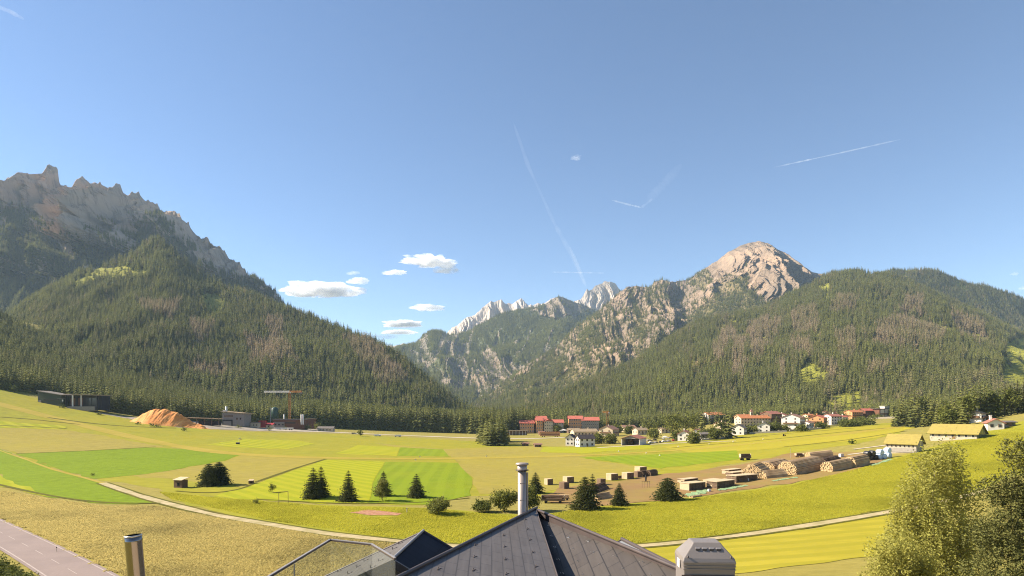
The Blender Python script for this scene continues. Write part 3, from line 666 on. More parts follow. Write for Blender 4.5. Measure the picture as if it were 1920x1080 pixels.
# front row of the valley forest: trees of their own
EDGE = [(-60, 722), (0, 730), (100, 744), (200, 772), (300, 786), (400, 792), (500, 796), (600, 802), (700, 807), (800, 811), (900, 814), (1000, 812), (1065, 806)]
ex = np.arange(-60, 1066, 2.0); ED = np.array([G(x, float(ip(EDGE, x))).y for x in ex])
r = np.random.default_rng(12)
front = []; px = -12.0
while px < 1062 and len(front) < 285:
    D = float(np.interp(px, ex, ED))+4+6*r.random()
    front.append((px, D)); px += 3.4*(.65+.8*r.random())*F/D*.82
spruces = []
for i, (px, D) in enumerate(front):
    x = (px-CX)/F*D; o = bpy.data.objects.new('spruce_tree', FP[i % 4]); o.location = gp(x, D, -.3)
    s = .80+.45*r.random(); 
    s *= 1+.35*float(smooth(480, 620, px))
    o.scale = (s*.95, s*.95, s); o.rotation_euler = (0, 0, r.random()*6.28); link(o)
    tag(o, 'tall spruce in the front row of the valley forest', 'tree', 'spruces of the forest edge'); spruces.append(o)
protos = spruces[:4]

# the flat valley forest behind that row
N = 15000; px = -130+1210*r.random(N); e = np.interp(px, ex, ED); D = e+12+(1330-e-12)*r.random(N)**.85
x = (px-CX)/F*D; keep = r.random(N) < D/1250
px, D, x = px[keep], D[keep], x[keep]
n = fbm(x*.01, D*.01, 0, 201, 3)
scatter('valley_forest', 'spruce forest on the valley floor at the left', np.column_stack([x, D, gz(x, D)-.3]), (.78+.36*r.random(len(x)))*(1+.15*n)*(1+.28*smooth(480, 620, px)), .02+.3*fbm(x*.02, D*.02, 0, 202, 2)-.12*(r.random(len(x)) < .25), protos, 1)

def mtrees(M, per, seed, smin, smax):
    r = np.random.default_rng(seed)
    Pp = np.stack([M.X, M.Y, M.Z], -1)
    a, b, c, d = Pp[:-1, :-1], Pp[:-1, 1:], Pp[1:, 1:], Pp[1:, :-1]
    # area seen from above, so that steep walls carry fewer trees
    n = np.cross(c-a, d-b); area = .5*np.abs(n[..., 2])+.10*np.linalg.norm(n, axis=-1)
    den = .25*(M.dens[:-1, :-1]+M.dens[:-1, 1:]+M.dens[1:, 1:]+M.dens[1:, :-1])
    ex_ = area*den/per
    vis = (M.px[:-1, :-1] > -70)&(M.px[:-1, :-1] < 1990)
    k = (ex_+r.random(ex_.shape)).astype(int)*vis
    idx = np.repeat(np.arange(k.size), k.ravel()); i, j = np.unravel_index(idx, k.shape)
    u, w = r.random(len(i))[:, None], r.random(len(i))[:, None]
    pos = (a[i, j]*(1-u)+b[i, j]*u)*(1-w)+(d[i, j]*(1-u)+c[i, j]*u)*w
    pos[:, 2] -= .6
    s = smin+(smax-smin)*r.random(len(i))
    ti = M.tint[i, j]+.22*r.normal(size=len(i))*(r.random(len(i)) < .6); s = s*(1+.35*fbm(pos[:, 0]*.008, pos[:, 1]*.008, 0, seed, 3))
    return pos, s, ti
for M, per, sd_, s0, s1, nm, lb in ((B, 54, 61, .62, 1.28, 'slope_forest', 'dense spruce forest covering the left mountain'), (A, 60, 62, .8, 1.3, 'slope_forest', 'sparse high forest below the grey peaks'),
        (D2, 150, 63, .75, 1.2, 'slope_forest', 'hazy forest on the mountain closing the valley'), (E, 80, 64, .6, 1.0, 'slope_forest', 'forest patches between the rocky gullies'),
        (Fm, 52, 65, .55, 1.12, 'slope_forest', 'spruce forest with dead brown patches above the village'), (Gm, 70, 66, .6, 1.0, 'slope_forest', 'forest on the far right ridge')):
    p_, s_, t_ = mtrees(M, per, sd_, s0, s1)
    print('forest', lb, len(p_))
    scatter(nm, lb, p_, s_, t_, protos, sd_)
# foot of the right mountain, behind the village
N = 9000; px = 1040+950*r.random(N); lo = ip([(1040, 800), (1200, 830), (1400, 800), (1600, 760), (1750, 640), (2000, 560)], px); hi = ip([(1040, 1000), (1400, 960), (1650, 900), (1900, 780), (2000, 760)], px)
D = lo+(hi-lo)*r.random(N); x = (px-CX)/F*D; qy = YH-(gz(x, D)-H)/D*F
clear = inpoly(px, qy-8, [(1520, 800), (1560, 738), (1620, 728), (1625, 790)]) | inpoly(px, qy, [(1862, 770), (1880, 640), (2000, 640), (2000, 770)])
n = fbm(x*.012, D*.012, 0, 211, 3); ok = (~clear)&(r.random(N) < .40+.5*(n > -.05))&(D > lo+30)
scatter('foothill_forest', 'mixed forest at the foot of the right mountain', np.column_stack([x, D, gz(x, D)-.3])[ok], (.45+.5*r.random(N))[ok], (.05+.35*n-.3*(r.random(N) < .4))[ok], protos, 7)

# ---- leafy trees: clumps of leaves round limbs
def leaf_cloud(blobs, n, size, seed, hang=0.0, hollow=.45):
    """blobs: (x, y, z, rx, ry, rz); leaves as small tilted quads gathered in clumps"""
    r = np.random.default_rng(seed); B_ = np.array(blobs, float); vol = B_[:, 3]*B_[:, 4]*B_[:, 5]; pr = vol**.8; pr /= pr.sum()
    nc = max(12, n//26); bi = r.choice(len(B_), nc, p=pr); d = r.normal(size=(nc, 3)); d /= np.linalg.norm(d, axis=1)[:, None]
    rad = (hollow+(1-hollow)*r.random(nc)**.6)*(.82+.36*r.random(nc)); cc = B_[bi, :3]+d*rad[:, None]*B_[bi, 3:]
    ci = r.integers(0, nc, n); cs = size*3.2*(.6+.8*r.random(nc))
    o = r.normal(size=(n, 3))*cs[ci][:, None]*np.array([.55, .55, .55+hang]); o[:, 2] -= hang*np.abs(r.normal(size=n))*cs[ci]*.9
    c = cc[ci]+o
    u = r.normal(size=(n, 3)); u[:, 2] *= .6; u /= np.linalg.norm(u, axis=1)[:, None]; w = np.cross(u, r.normal(size=(n, 3))); w /= np.linalg.norm(w, axis=1)[:, None]
    s = size*(.6+.8*r.random(n))[:, None]
    V = np.stack([c-u*s, c-w*s*.55, c+u*s, c+w*s*.55], 1).reshape(-1, 3)
    return V, np.arange(4*n).reshape(n, 4), cc
def limbs(mb, h, r0, tips, seed, split=.3):
    r = random.Random(seed); top = Vector((0, 0, h*.86)); prev = Vector((0, 0, -.4)); n = 6
    path = [prev]+[Vector((r.uniform(-1, 1)*.02*h, r.uniform(-1, 1)*.02*h, h*.86*(i+1)/n)) for i in range(n)]
    for i in range(n): mb.tube(path[i], path[i+1], r0*(1-i/n*.85), r0*(1-(i+1)/n*.85), 7)
    for t in tips:
        t = Vector(t); zz = max(h*.15, min(h*.8, t.z-(Vector((t.x, t.y, 0)).length)*.8)); k = min(n, max(1, int(zz/(h*.86)*n))); a = path[k]
        mid = a.lerp(t, .55)+Vector((0, 0, .03*h)); ra = r0*(1-k/n*.85)*.5
        mb.tube(a, mid, ra, ra*.6, 5); mb.tube(mid, t, ra*.6, ra*.15, 5)
def leafy(name, loc, h, blobs, n, size, mat, label, cat, seed, hang=0, bark=None, group=None, r0=None, crown='crown', hollow=.45, ntips=10):
    root = empty(name, loc); tag(root, label, cat, group)
    V, Q, cc = leaf_cloud(blobs, n, size, seed, hang, hollow)
    obj(crown, npmesh(crown, V, Q, [mat], False), root)
    mb = MB(); rr = np.random.default_rng(seed); tips = cc[rr.choice(len(cc), min(len(cc), ntips), False)]
    limbs(mb, h, r0 or h*.022, tips, seed); mb.build('trunk', bark or M_trunk, root)
    return root
def dome(h, w, k=5, seed=1, lo=.12):
    r = random.Random(seed); bl = [(0, 0, h*.55, w*.36, w*.36, h*.42)]
    for i in range(k):
        a = 2*math.pi*i/k+r.random(); z = h*(lo+.25+.45*r.random()); q = w*.30*(1-max(0, z/h-.5))
        bl.append((math.cos(a)*q, math.sin(a)*q, z, w*.24*r.uniform(.8, 1.2), w*.24*r.uniform(.8, 1.2), h*.2*r.uniform(.8, 1.2)))
    return bl
def fir(name, loc, h, w, label, seed, mat=None, W=21, nb=12, sub=4, group=None, base=.02, pw=.8, droop=.28):
    root = empty(name, loc, seed*1.3); tag(root, label, 'tree', group)
    a = spruce_arrays(h, w/2, W, nb, seed, sub, base, droop, pw)
    obj('crown', npmesh('crown', *a, [mat or M_fir], False), root)
    mb = MB(); mb.tube((0, 0, -.4), (0, 0, h*.95), h*.022, h*.004, 7); mb.build('trunk', M_trunk, root)
    return root

# ---- single trees standing in the meadow (position, height and width read off the photograph)
def size_at(p, ph): return ph*p.y/F
def mfir(px, base, top, w, label, seed, **k):
    p = G(px, base); return fir('spruce_tree', p, size_at(p, base-top)*1.03, size_at(p, w)*1.22, label, seed, **k)
mfir(392, 911, 869, 44, 'wide dark spruce beside the small wooden hut, left half of a pair', 301, pw=.5)
mfir(411, 909, 866, 46, 'wide dark spruce beside the small wooden hut, right half of a pair', 302, pw=.5)
mfir(587, 935, 877, 46, 'tall dark spruce in front of its taller twin on the mown field', 303)
mfir(602, 932, 875, 40, 'tallest dark spruce close behind another on the mown field', 304)
mfir(653, 940, 883, 40, 'slim dark spruce standing alone between the twin spruces and the round bush', 305)
mfir(719, 930, 884, 36, 'dark spruce rising right behind the pale round bush', 306)
mfir(781, 933, 889, 40, 'short dark spruce at the right end of the row on the mown field', 307)
mfir(1004, 925, 886, 34, 'dark spruce to the right of the tall steel chimney', 308, mat=M_fir, pw=.7)
mfir(1097, 955, 894, 58, 'broad bushy spruce in front of the wooden crates', 309, mat=M_pine, pw=.55)
mfir(1111, 930, 889, 30, 'narrow spruce top behind the broad bushy spruce', 310, mat=M_pine)
mfir(1161, 948, 906, 40, 'small pointed spruce beside the bare timber yard', 311, mat=M_pine, pw=.9)
mfir(1252, 938, 896, 56, 'round bushy spruce beside the long wood stacks', 312, mat=M_fir, pw=.45)
def mleaf(px, base, top, w, label, seed, mat, n=2600, size=.28, cat='bush', name='bush', k=5, group=None, lo=.05):
    p = G(px, base); h, ww = size_at(p, base-top), size_at(p, w)
    return leafy(name, p, h, dome(h, ww, k, seed, lo), n, size, mat, label, cat, seed, group=group)
mleaf(717, 939, 906, 30, 'pale round bush on a short stem in front of a spruce', 321, M_broadl, 3000, .2, lo=.3)
mleaf(822, 965, 933, 50, 'dark round bush at the edge of the mown field', 322, M_broad, 3600, .22)
mleaf(905, 960, 938, 40, 'low dark shrub left of the steel chimney', 323, M_broad, 2400, .22)
mleaf(945, 960, 916, 58, 'large dark shrub just left of the steel chimney', 324, M_broad, 4200, .24)
mleaf(992, 958, 912, 44, 'dark shrub partly hidden behind the steel chimney', 325, M_broad, 3000, .24)
mleaf(510, 924, 908, 14, 'small dark sapling beside the thin wooden frame', 326, M_broad, 700, .14, 'sapling', 'sapling', 3, lo=.3)
mleaf(174, 893, 887, 6, 'tiny dark bush beside the green field', 327, M_broad, 160, .14, k=2)
mleaf(480, 945, 937, 14, 'low tuft of weeds left of the thin wooden frame', 328, M_broad, 260, .14, k=2)
mleaf(595, 806, 793, 13, 'yellowish bush beside the beige shed', 329, M_broadl, 500, .5)
mleaf(575, 806, 797, 14, 'green bush in front of the sawmill', 330, M_broad, 500, .5)
mleaf(676, 818, 806, 10, 'green bush beside the pale road', 331, M_broad, 400, .5)
for i, (a, b) in enumerate(((108, 757), (117, 765), (187, 778), (258, 796), (285, 800), (295, 801), (345, 808), (447, 803), (505, 808), (535, 806))):
    mleaf(a, b, b-6, 7, 'small dark bush on the embankment below the sawmill', 340+i, M_broad, 120, .5, k=2, group='bushes along the sawmill embankment')
for i, (a, b, t_, w) in enumerate(((8, 731, 718, 24), (26, 735, 722, 22))):
    mleaf(a, b, t_, w, ('round bush at the left edge on top of the slope', 'round bush on the slope in front of the left forest')[i], 356+i, M_broad, 500, .6)

# dense spruce grove beside the road
gr = np.random.default_rng(5)
for i in range(34):
    a, b = gr.random()*50, gr.random(); p = G(900+a, 836-9*b); hh = size_at(p, 42+9*gr.random()-8*abs(a-25)/25)
    o = bpy.data.objects.new('spruce_tree', FP[i % 4]); s = hh/25; o.location = p; o.scale = (s*1.6, s*1.6, s*1.05); o.rotation_euler.z = i; link(o)
    tag(o, 'spruce in the dense grove standing alone in the meadow', 'tree', 'spruces of the meadow grove')

# trees between and behind the village houses
vt = [(1020, 806, 785, 20, 'b'), (1044, 812, 796, 12, 'l'), (1092, 808, 788, 28, 'b'), (1112, 800, 786, 14, 'b'), (1128, 830, 806, 14, 's'), (1120, 832, 814, 10, 'l'), (1145, 832, 818, 16, 'l'), (1130, 790, 765, 16, 's'), (1150, 795, 776, 18, 's'),
      (1190, 800, 784, 26, 'b'), (1215, 806, 785, 34, 'b'), (1240, 812, 782, 34, 'b'), (1262, 818, 774, 40, 'b'), (1284, 815, 771, 46, 'b'), (1305, 812, 776, 34, 'b'), (1316, 820, 770, 22, 's'), (1300, 832, 812, 14, 'l'), (1352, 822, 790, 40, 'b'),
      (1366, 822, 764, 22, 's'), (1340, 824, 806, 18, 'b'), (1412, 812, 800, 20, 'b'), (1450, 810, 795, 16, 'b'), (1456, 802, 780, 16, 's'), (1482, 770, 752, 24, 'l'), (1498, 770, 752, 24, 'l'), (1466, 775, 757, 18, 's'), (1512, 800, 786, 14, 'l'), (1528, 790, 770, 16, 's'),
      (1548, 775, 757, 14, 's'), (1560, 778, 760, 12, 's'), (1578, 790, 776, 16, 'b'), (1600, 775, 757, 14, 's'), (1614, 775, 755, 14, 's'), (1632, 770, 744, 16, 's'), (1646, 766, 740, 16, 's'), (1668, 775, 746, 20, 's'),
      (1395, 813, 803, 12, 'b'), (1425, 809, 799, 12, 'b'), (1470, 809, 799, 12, 'l'), (1503, 809, 800, 14, 'b'), (1537, 804, 795, 12, 'b'), (1551, 802, 790, 12, 's'), (1585, 800, 791, 12, 'b'), (1330, 822, 806, 18, 'b'), (1405, 800, 786, 12, 's'), (1443, 806, 797, 12, 'b'), (1270, 826, 812, 14, 'b'), (1225, 822, 806, 16, 'b'), (1180, 814, 800, 14, 'b'), (1158, 812, 796, 16, 'b'), (1075, 806, 790, 14, 'b'), (1060, 800, 786, 12, 's'), (1478, 786, 766, 14, 's'), (1524, 786, 768, 16, 'b'), (1440, 782, 760, 14, 's'), (1390, 782, 762, 16, 's'), (1378, 790, 770, 20, 'b'), (1595, 800, 790, 30, 'b'), (1625, 797, 790, 24, 'b')]
for i, (a, b, t_, w, k) in enumerate(vt):
    lab = {'b': 'green leafy tree among the village houses', 'l': 'pale green leafy tree among the village houses', 's': 'dark spruce among the village houses'}[k]
    grp = {'b': 'green leafy trees of the village', 'l': 'pale leafy trees of the village', 's': 'spruces of the village'}[k]
    p = G(a, b)
    if k == 's':
        o = bpy.data.objects.new('spruce_tree', FP[i % 4]); hh = size_at(p, b-t_); s = hh/25; o.location = p; ww = size_at(p, w)/8; o.scale = (ww, ww, s); link(o); tag(o, lab, 'tree', grp)
    else: mleaf(a, b, t_, w*1.1, lab, 400+i, M_broad if k == 'b' else M_broadl, 1500, .8, 'tree', 'leafy_tree', group=grp)
# conifers and leafy trees on the slope at the right
rt = [(1684, 800, 756), (1697, 797, 748), (1709, 796, 742), (1721, 800, 748), (1734, 795, 744), (1746, 799, 754), (1758, 794, 748), (1772, 799, 756), (1784, 794, 746), (1809, 790, 730), (1833, 788, 728), (1856, 782, 722), (1690, 798, 745), (1702, 799, 738), (1715, 799, 736), (1728, 798, 735), (1740, 798, 745), (1752, 797, 750), (1765, 797, 752), (1778, 796, 750), (1680, 800, 766), (1790, 795, 744), (1802, 795, 735), (1814, 794, 728), (1826, 790, 726), (1838, 788, 724), (1850, 786, 728), (1862, 784, 722), (1708, 801, 758), (1732, 801, 762), (1756, 800, 764), (1780, 799, 762), (1805, 798, 752),
      (1722, 790, 728), (1745, 788, 736), (1770, 786, 738), (1796, 784, 724), (1820, 780, 716), (1845, 776, 712), (1866, 772, 706), (1695, 792, 742), (1872, 782, 730), (1884, 780, 726), (1896, 778, 718), (1908, 776, 712), (1920, 774, 706), (1934, 772, 700), (1948, 770, 700)]
b_big = lambda a, t_: a >= 1872
for i, (a, b, t_) in enumerate(rt):
    p = G(a, b); hh = size_at(p, b-t_)
    if i % 4 == 3 and i > 8:
        mleaf(a, b, t_+8, 30, 'leafy tree in the row of trees on the right slope', 500+i, M_broad, 1500, .6, 'tree', 'leafy_tree', group='leafy trees on the right slope'); continue
    big = b_big(a, t_)
    if big: fir('pine_tree', p, hh, hh*.42, 'tall pine at the right edge above the meadow', 520+i, M_pine, 20, 10, 3, 'pines at the right edge', .05, .6)
    else:
        o = bpy.data.objects.new('spruce_tree', FP[i % 4]); s = hh/25*1.12; o.location = p; o.scale = (s*1.2, s*1.2, s); o.rotation_euler.z = i*1.7; link(o)
        tag(o, 'spruce in the row of trees on the right slope', 'tree', 'spruces on the right slope')

# ---- big trees close to the camera at the right
def near(px, D): x = (px-CX)/F*D; return gp(x, D)
bp_ = near(1752, 62); bh = 27-(832-YH)*62/F-bp_.z
def rel(px, py, D, o): q = P(px, py, D); return (q.x-o.x, q.y-o.y, q.z-o.z)
k = 62/F
bb = [(*rel(1752, 880, 62, bp_), 46*k, 44*k, 40*k), (*rel(1720, 930, 61, bp_), 44*k, 44*k, 46*k), (*rel(1790, 925, 62, bp_), 48*k, 46*k, 52*k), (*rel(1740, 1000, 60, bp_), 62*k, 55*k, 62*k), (*rel(1800, 1010, 61, bp_), 58*k, 55*k, 60*k), (*rel(1772, 850, 62, bp_), 30*k, 30*k, 22*k), (*rel(1695, 985, 61, bp_), 34*k, 34*k, 50*k), (*rel(1760, 1090, 60, bp_), 90*k, 70*k, 60*k)]
leafy('birch_tree', bp_, bh, bb, 46000, .11, M_birch, 'tall yellow green birch with drooping twigs at the right', 'tree', 601, hang=1.25, bark=M_birchbark, r0=.2, hollow=.15, ntips=34)
p2 = near(1685, 55); k = 55/F
leafy('birch_tree', p2, 8, [(*rel(1672, 1040, 55, p2), 40*k, 40*k, 44*k), (*rel(1720, 1060, 55, p2), 44*k, 40*k, 50*k), (*rel(1650, 1080, 55, p2), 30*k, 30*k, 30*k), (*rel(1700, 1110, 55, p2), 70*k, 50*k, 50*k)], 19000, .105, M_birch, 'lower yellow green birch in front of the tall birch', 'tree', 602, hang=.8, bark=M_birchbark, r0=.13, hollow=.15, ntips=16)
p3 = near(1925, 48); k = 48/F
leafy('pine_tree', p3, 11, [(*rel(1912, 850, 48, p3), 34*k, 34*k, 34*k), (*rel(1885, 925, 48, p3), 42*k, 40*k, 42*k), (*rel(1935, 920, 48, p3), 60*k, 55*k, 60*k), (*rel(1870, 1000, 47, p3), 46*k, 44*k, 50*k), (*rel(1925, 1010, 47, p3), 70*k, 55*k, 60*k), (*rel(1880, 1080, 46, p3), 80*k, 55*k, 50*k), (*rel(1985, 960, 48, p3), 70*k, 60*k, 90*k)], 46000, .085, M_pine, 'dark bushy pine at the lower right corner', 'tree', 603, hang=.1, r0=.22, hollow=.2, ntips=26)
# hedge beside the asphalt road
hroot = empty('hedge', G(20, 1078)); tag(hroot, 'dark green hedge below the asphalt road in the lower left corner', 'hedge')
bl = []
for i in range(16):
    q = G(-40+i*8.5, 1052+i*4.6); bl.append((q.x-hroot.location.x, q.y-hroot.location.y, q.z-hroot.location.z+.8, 1.5, 1.5, 1.5))
V, Q, cc = leaf_cloud(bl, 9000, .16, 77, 0, .4); obj('foliage', npmesh('foliage', V, Q, [M_broad], False), hroot)

# ---- tufts of tall grass in the nearer meadows
def M_tuft(name, c1, c2):
    t = NT(name); rnd = t.n('ShaderNodeObjectInfo').outputs['Random']; ti = t.attr('tint', 'INSTANCER')
    c = t.mix(rnd, c1, c2); c = t.mix(t.maprange(ti, 0, 1), c, tuple(q*.78 for q in c2)); return t.bsdf(c, .9, 0, .05, trans=.5)
def tuft(name, m, seed, h, w, label, px, py):
    r = np.random.default_rng(seed); V = []; Q = []
    for i in range(11):
        a = r.random()*6.28; b = np.array([math.cos(a), math.sin(a), 0])*w*.5*r.random(); t_ = b*1.6+np.array([r.normal()*.12, r.normal()*.12, h*(.6+.6*r.random())]); s = np.array([-math.sin(a+1), math.cos(a+1), 0])*w*.13
        k = len(V); V += [b-s, b+s, t_+s*.45, t_-s*.45]; Q.append((k, k+1, k+2, k+3))
    o = obj(name, npmesh(name, V, Q, [m], False), None, G(px, py)); return tag(o, label, kind='stuff')
hay_t = tuft('grass', M_tuft('hay_blades', (.62, .505, .19), (.46, .375, .14)), 1, .55, .9, 'tuft of tan hay grass', 420, 1040)
bnd_t = tuft('grass', M_tuft('meadow_blades', (.58, .525, .06), (.44, .415, .05)), 2, .5, .9, 'tuft of yellow green meadow grass', 640, 985)
def tufts(polys, holes, n, proto, seed, label, s0, s1, dmax):
    r = np.random.default_rng(seed); D = 88+(dmax-88)*r.random(n)**.9; px = -40+1990*r.random(n); x = (px-CX)/F*D; z = gz(x, D); py = YH-(z-H)/D*F
    ok = anyp(px, py, polys)&~anyp(px, py, holes)&(r.random(n) < D/dmax*np.clip((dmax-D)/45, 0, 1))
    for pts, gap in ((pl, 2.0), (rp, 5.2)):
        d2 = np.full(n, 9e9)
        for q in pts[::3]: d2 = np.minimum(d2, (x-q[0])**2+(D-q[1])**2)
        ok &= d2 > gap**2
    x, D, z = x[ok], D[ok], z[ok]; c = fbm(x*.05, D*.05, 0, seed, 3)
    print(label, len(x)); scatter('grass', label, np.column_stack([x, D, z+.02]), (s0+(s1-s0)*r.random(len(x)))*(1+.4*c), np.clip(.15+.9*c+.25*fbm(x*.3, D*.3, 0, seed+4, 2), 0, 1), [proto], seed)
HAY = [(-40, 912), (90, 935), (200, 950), (290, 950), (400, 970), (500, 988), (620, 1008), (700, 1017), (850, 1030), (850, 1110), (190, 1110), (130, 1062), (60, 1022), (0, 991), (-40, 974)]
BND = [(300, 923), (400, 933), (480, 940), (600, 949), (800, 954), (900, 964), (1000, 970), (1090, 955), (1290, 937), (1480, 911), (1670, 864), (1800, 826), (1960, 782), (1980, 860), (1800, 925), (1670, 952), (1550, 975), (1400, 998), (1200, 1018), (1000, 1024), (850, 1018), (700, 1005), (500, 975), (320, 935)]
tufts([HAY], [], 950000, hay_t, 71, 'standing tan hay below the gravel path', .28, .6, 215)
tufts([BND], [[(658, 963), (690, 958), (735, 960), (755, 964), (740, 970), (690, 970)]], 950000, bnd_t, 72, 'long yellow green grass above the gravel path', .28, .6, 290)
# ------------------------------------------------------------------ building materials
def M_roof(name, c1, c2):
    t = NT(name); co = t.pos('object'); n = t.noise(co, .8, 5, .65)
    w = t.n('ShaderNodeTexWave', wave_type='BANDS', bands_direction='X'); w.inputs['Scale'].default_value = .9; w.inputs['Distortion'].default_value = .4; t.l(co, w.inputs['Vector'])
    c = t.mix(t.maprange(n, .3, .7), c1, c2); c = t.mix(t.math('MULTIPLY', w.outputs['Fac'], .25), c, v(c1, .55))
    return t.bsdf(c, .85, 0, .15, w.outputs['Fac'], .5, .08)
RO = {'red': M_roof('red_tiles', (.50, .15, .105), (.40, .115, .08)), 'orange': M_roof('orange_tiles', (.52, .20, .085), (.42, .16, .07)), 'brown': M_roof('brown_tiles', (.34, .185, .13), (.26, .14, .10)),
      'redbrown': M_roof('dull_red_tiles', (.38, .155, .11), (.30, .12, .09)), 'grey': M_roof('grey_tiles', (.20, .17, .15), (.14, .12, .11)), 'beige': M_roof('pale_shingles', (.36, .27, .17), (.28, .2, .13)), 'moss': M_roof('mossy_shingles', (.36, .275, .07), (.27, .215, .065)),
      'dark': M_roof('dark_roofing', (.10, .075, .075), (.07, .055, .055))}
WA = {'white': M_noise('white_render', (.74, .68, .60), (.64, .58, .50), .6, bump=.1), 'cream': M_noise('cream_render', (.60, .48, .33), (.52, .41, .28), .6), 'orange': M_noise('orange_render', (.62, .32, .15), (.54, .27, .12), .6),
      'grey': M_noise('grey_render', (.26, .225, .20), (.2, .175, .155), .6), 'wood': M_noise('weathered_wood', (.20, .125, .075), (.12, .075, .05), 2.5, stretch=(4, 4, .3)), 'dark': M_noise('dark_cladding', (.042, .036, .038), (.028, .025, .028), 1.5, stretch=(1, 1, .3)),
      'brown': M_noise('brown_cladding', (.17, .075, .045), (.12, .055, .035), 1.2), 'red': M_noise('red_metal', (.36, .035, .035), (.28, .03, .03), 1.0, rough=.5), 'stone': M_noise('pale_stone', (.48, .41, .30), (.36, .31, .24), 1.5, bump=.3),
      'greenish': M_noise('dark_green_cladding', (.075, .085, .055), (.05, .058, .04), 1.0)}
M_glass = NT('window_glass').bsdf((.03, .035, .045), .12, 0, .5)
M_frame = NT('window_frame_wood').bsdf((.20, .11, .06), .7)
M_whiteframe = NT('white_window_frame').bsdf((.7, .66, .6), .6)
M_woodb = M_noise('balcony_wood', (.20, .10, .05), (.13, .07, .04), 2, stretch=(1, 1, 4))
M_steel = M_noise('dull_steel', (.42, .38, .35), (.32, .29, .27), 1.0, metal=.6, rough=.45)
M_whitem = M_noise('white_painted_metal', (.72, .68, .62), (.6, .56, .5), 1.5, rough=.5)
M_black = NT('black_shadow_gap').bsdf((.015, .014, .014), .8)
M_rubber = NT('black_rubber').bsdf((.02, .02, .02), .85)

def window(parent, c, w, h, rz, frame=M_frame):
    m = MB(); m.box((0, 0, 0), (w, .14, h)); o = m.build('window', frame, parent, c, rz)
    g_ = MB(); g_.box((0, -.04, 0), (w*.8, .14, h*.82)); g_.build('pane', M_glass, o)
def house(loc, rz, L, W, he, pitch, wall, roof, label, cat='house', name='house', group=None, over=.7, win=(4, 2), gable_win=True, chimney=True, balcony=False, frame=M_frame, door=True, gable_wood=None, hip=False):
    """gable roof; ridge along local x (L), eaves at y = +-W/2; local -y faces front"""
    root = empty(name, loc, rz); tag(root, label, cat, group)
    hr = W/2*math.tan(R(pitch)); b = MB()
    a = [(-L/2, -W/2), (L/2, -W/2), (L/2, W/2), (-L/2, W/2)]
    vs_ = [(x, y, z) for z in (-1.5, he) for x, y in a]+[(-L/2, 0, he+hr-.05), (L/2, 0, he+hr-.05)]
    if hip: vs_[8] = (-L/2+.5, 0, he); vs_[9] = (L/2-.5, 0, he)
    b.add(vs_, [(0, 1, 5, 4), (2, 3, 7, 6)]+[(3, 0, 4, 8, 7), (1, 2, 6, 9, 5)])
    b.build('wall', wall, root)
    th = .28; tp = math.tan(R(pitch)); rb = MB()
    for sg in (-1, 1):
        ye = sg*(W/2+over); ze = he-over*tp+.12; zr = he+hr+.12; xl = L/2+over
        if hip:
            xi = max(.5, L/2-W/2); q = [(-xl, ye, ze), (xl, ye, ze), (xi, 0, zr), (-xi, 0, zr)]
            rb.slab(q, th); rb.slab([(sg*xl, -(W/2+over), ze), (sg*xl, W/2+over, ze), (sg*xi, 0, zr-.003)], th)
        else:
            q = [(-xl, ye, ze), (xl, ye, ze), (xl, -sg*.002, zr), (-xl, -sg*.002, zr)]
            rb.slab(q, th)
    ro = rb.build('roof', roof, root)
    if chimney:
        c = MB(); c.box((0, 0, .9), (.9, .9, 2.2)); c.box((0, 0, 2.1), (1.15, 1.15, .22)); c.build('chimney', wall, ro, (L*.2, W*.14, he+hr*.72))
    nx_, nz = win
    for j in range(nz):
        z = he*(j+.55)/nz
        for i in range(nx_):
            x = -L/2+L*(i+.5)/nx_
            window(root, (x, -W/2-.03, z), min(1.6, L/nx_*.45), min(1.7, he/nz*.5), 0, frame)
    if gable_win:
        for sg in (-1, 1):
            for j in range(nz):
                z = he*(j+.55)/nz
                for y in (-W*.24, W*.24): window(root, (sg*(L/2+.03), y, z), 1.3, 1.4, sg*math.pi/2, frame)
    if door:
        d = MB(); d.box((0, 0, 1.05), (1.3, .16, 2.1)); do = d.build('door', M_frame, root, (L*.5/max(nx_, 1)*0+L*.02, -W/2-.04, 0)); hd = MB(); hd.box((.45, -.12, 1.05), (.1, .1, .2)); hd.build('handle', M_steel, do)
    if balcony:
        m = MB(); zb = he*.5-.1
        m.box((0, -W/2-.65, zb), (L*.86, 1.3, .18)); m.box((0, -W/2-1.25, zb+.6), (L*.86, .1, .95)); m.build('balcony', M_woodb, root)
        for sg in (-1, 1):
            m = MB(); m.box((sg*(L/2+.6), 0, zb), (1.2, W*.8, .18)); m.box((sg*(L/2+1.15), 0, zb+.6), (.1, W*.8, .95)); m.build('balcony', M_woodb, root)
    return root
def hs(px, base, wpx, hpx, rz, wall, roof, label, asp=.75, pitch=24, **k):
    """a house whose apparent width and height are those of the photograph"""
    p = G(px, base); w = size_at(p, wpx); h = size_at(p, hpx); a = R(rz)
    L = w/(abs(math.cos(a))+asp*abs(math.sin(a))); Wd = L*asp
    he = max(2.2, h-Wd/2*math.tan(R(pitch)))
    kw = dict(win=(max(2, int(L/3.6)), max(1, int(he/2.9)))); kw.update(k)
    return house(p, a, L, Wd, he, pitch, WA[wall], RO[roof], label, **kw)
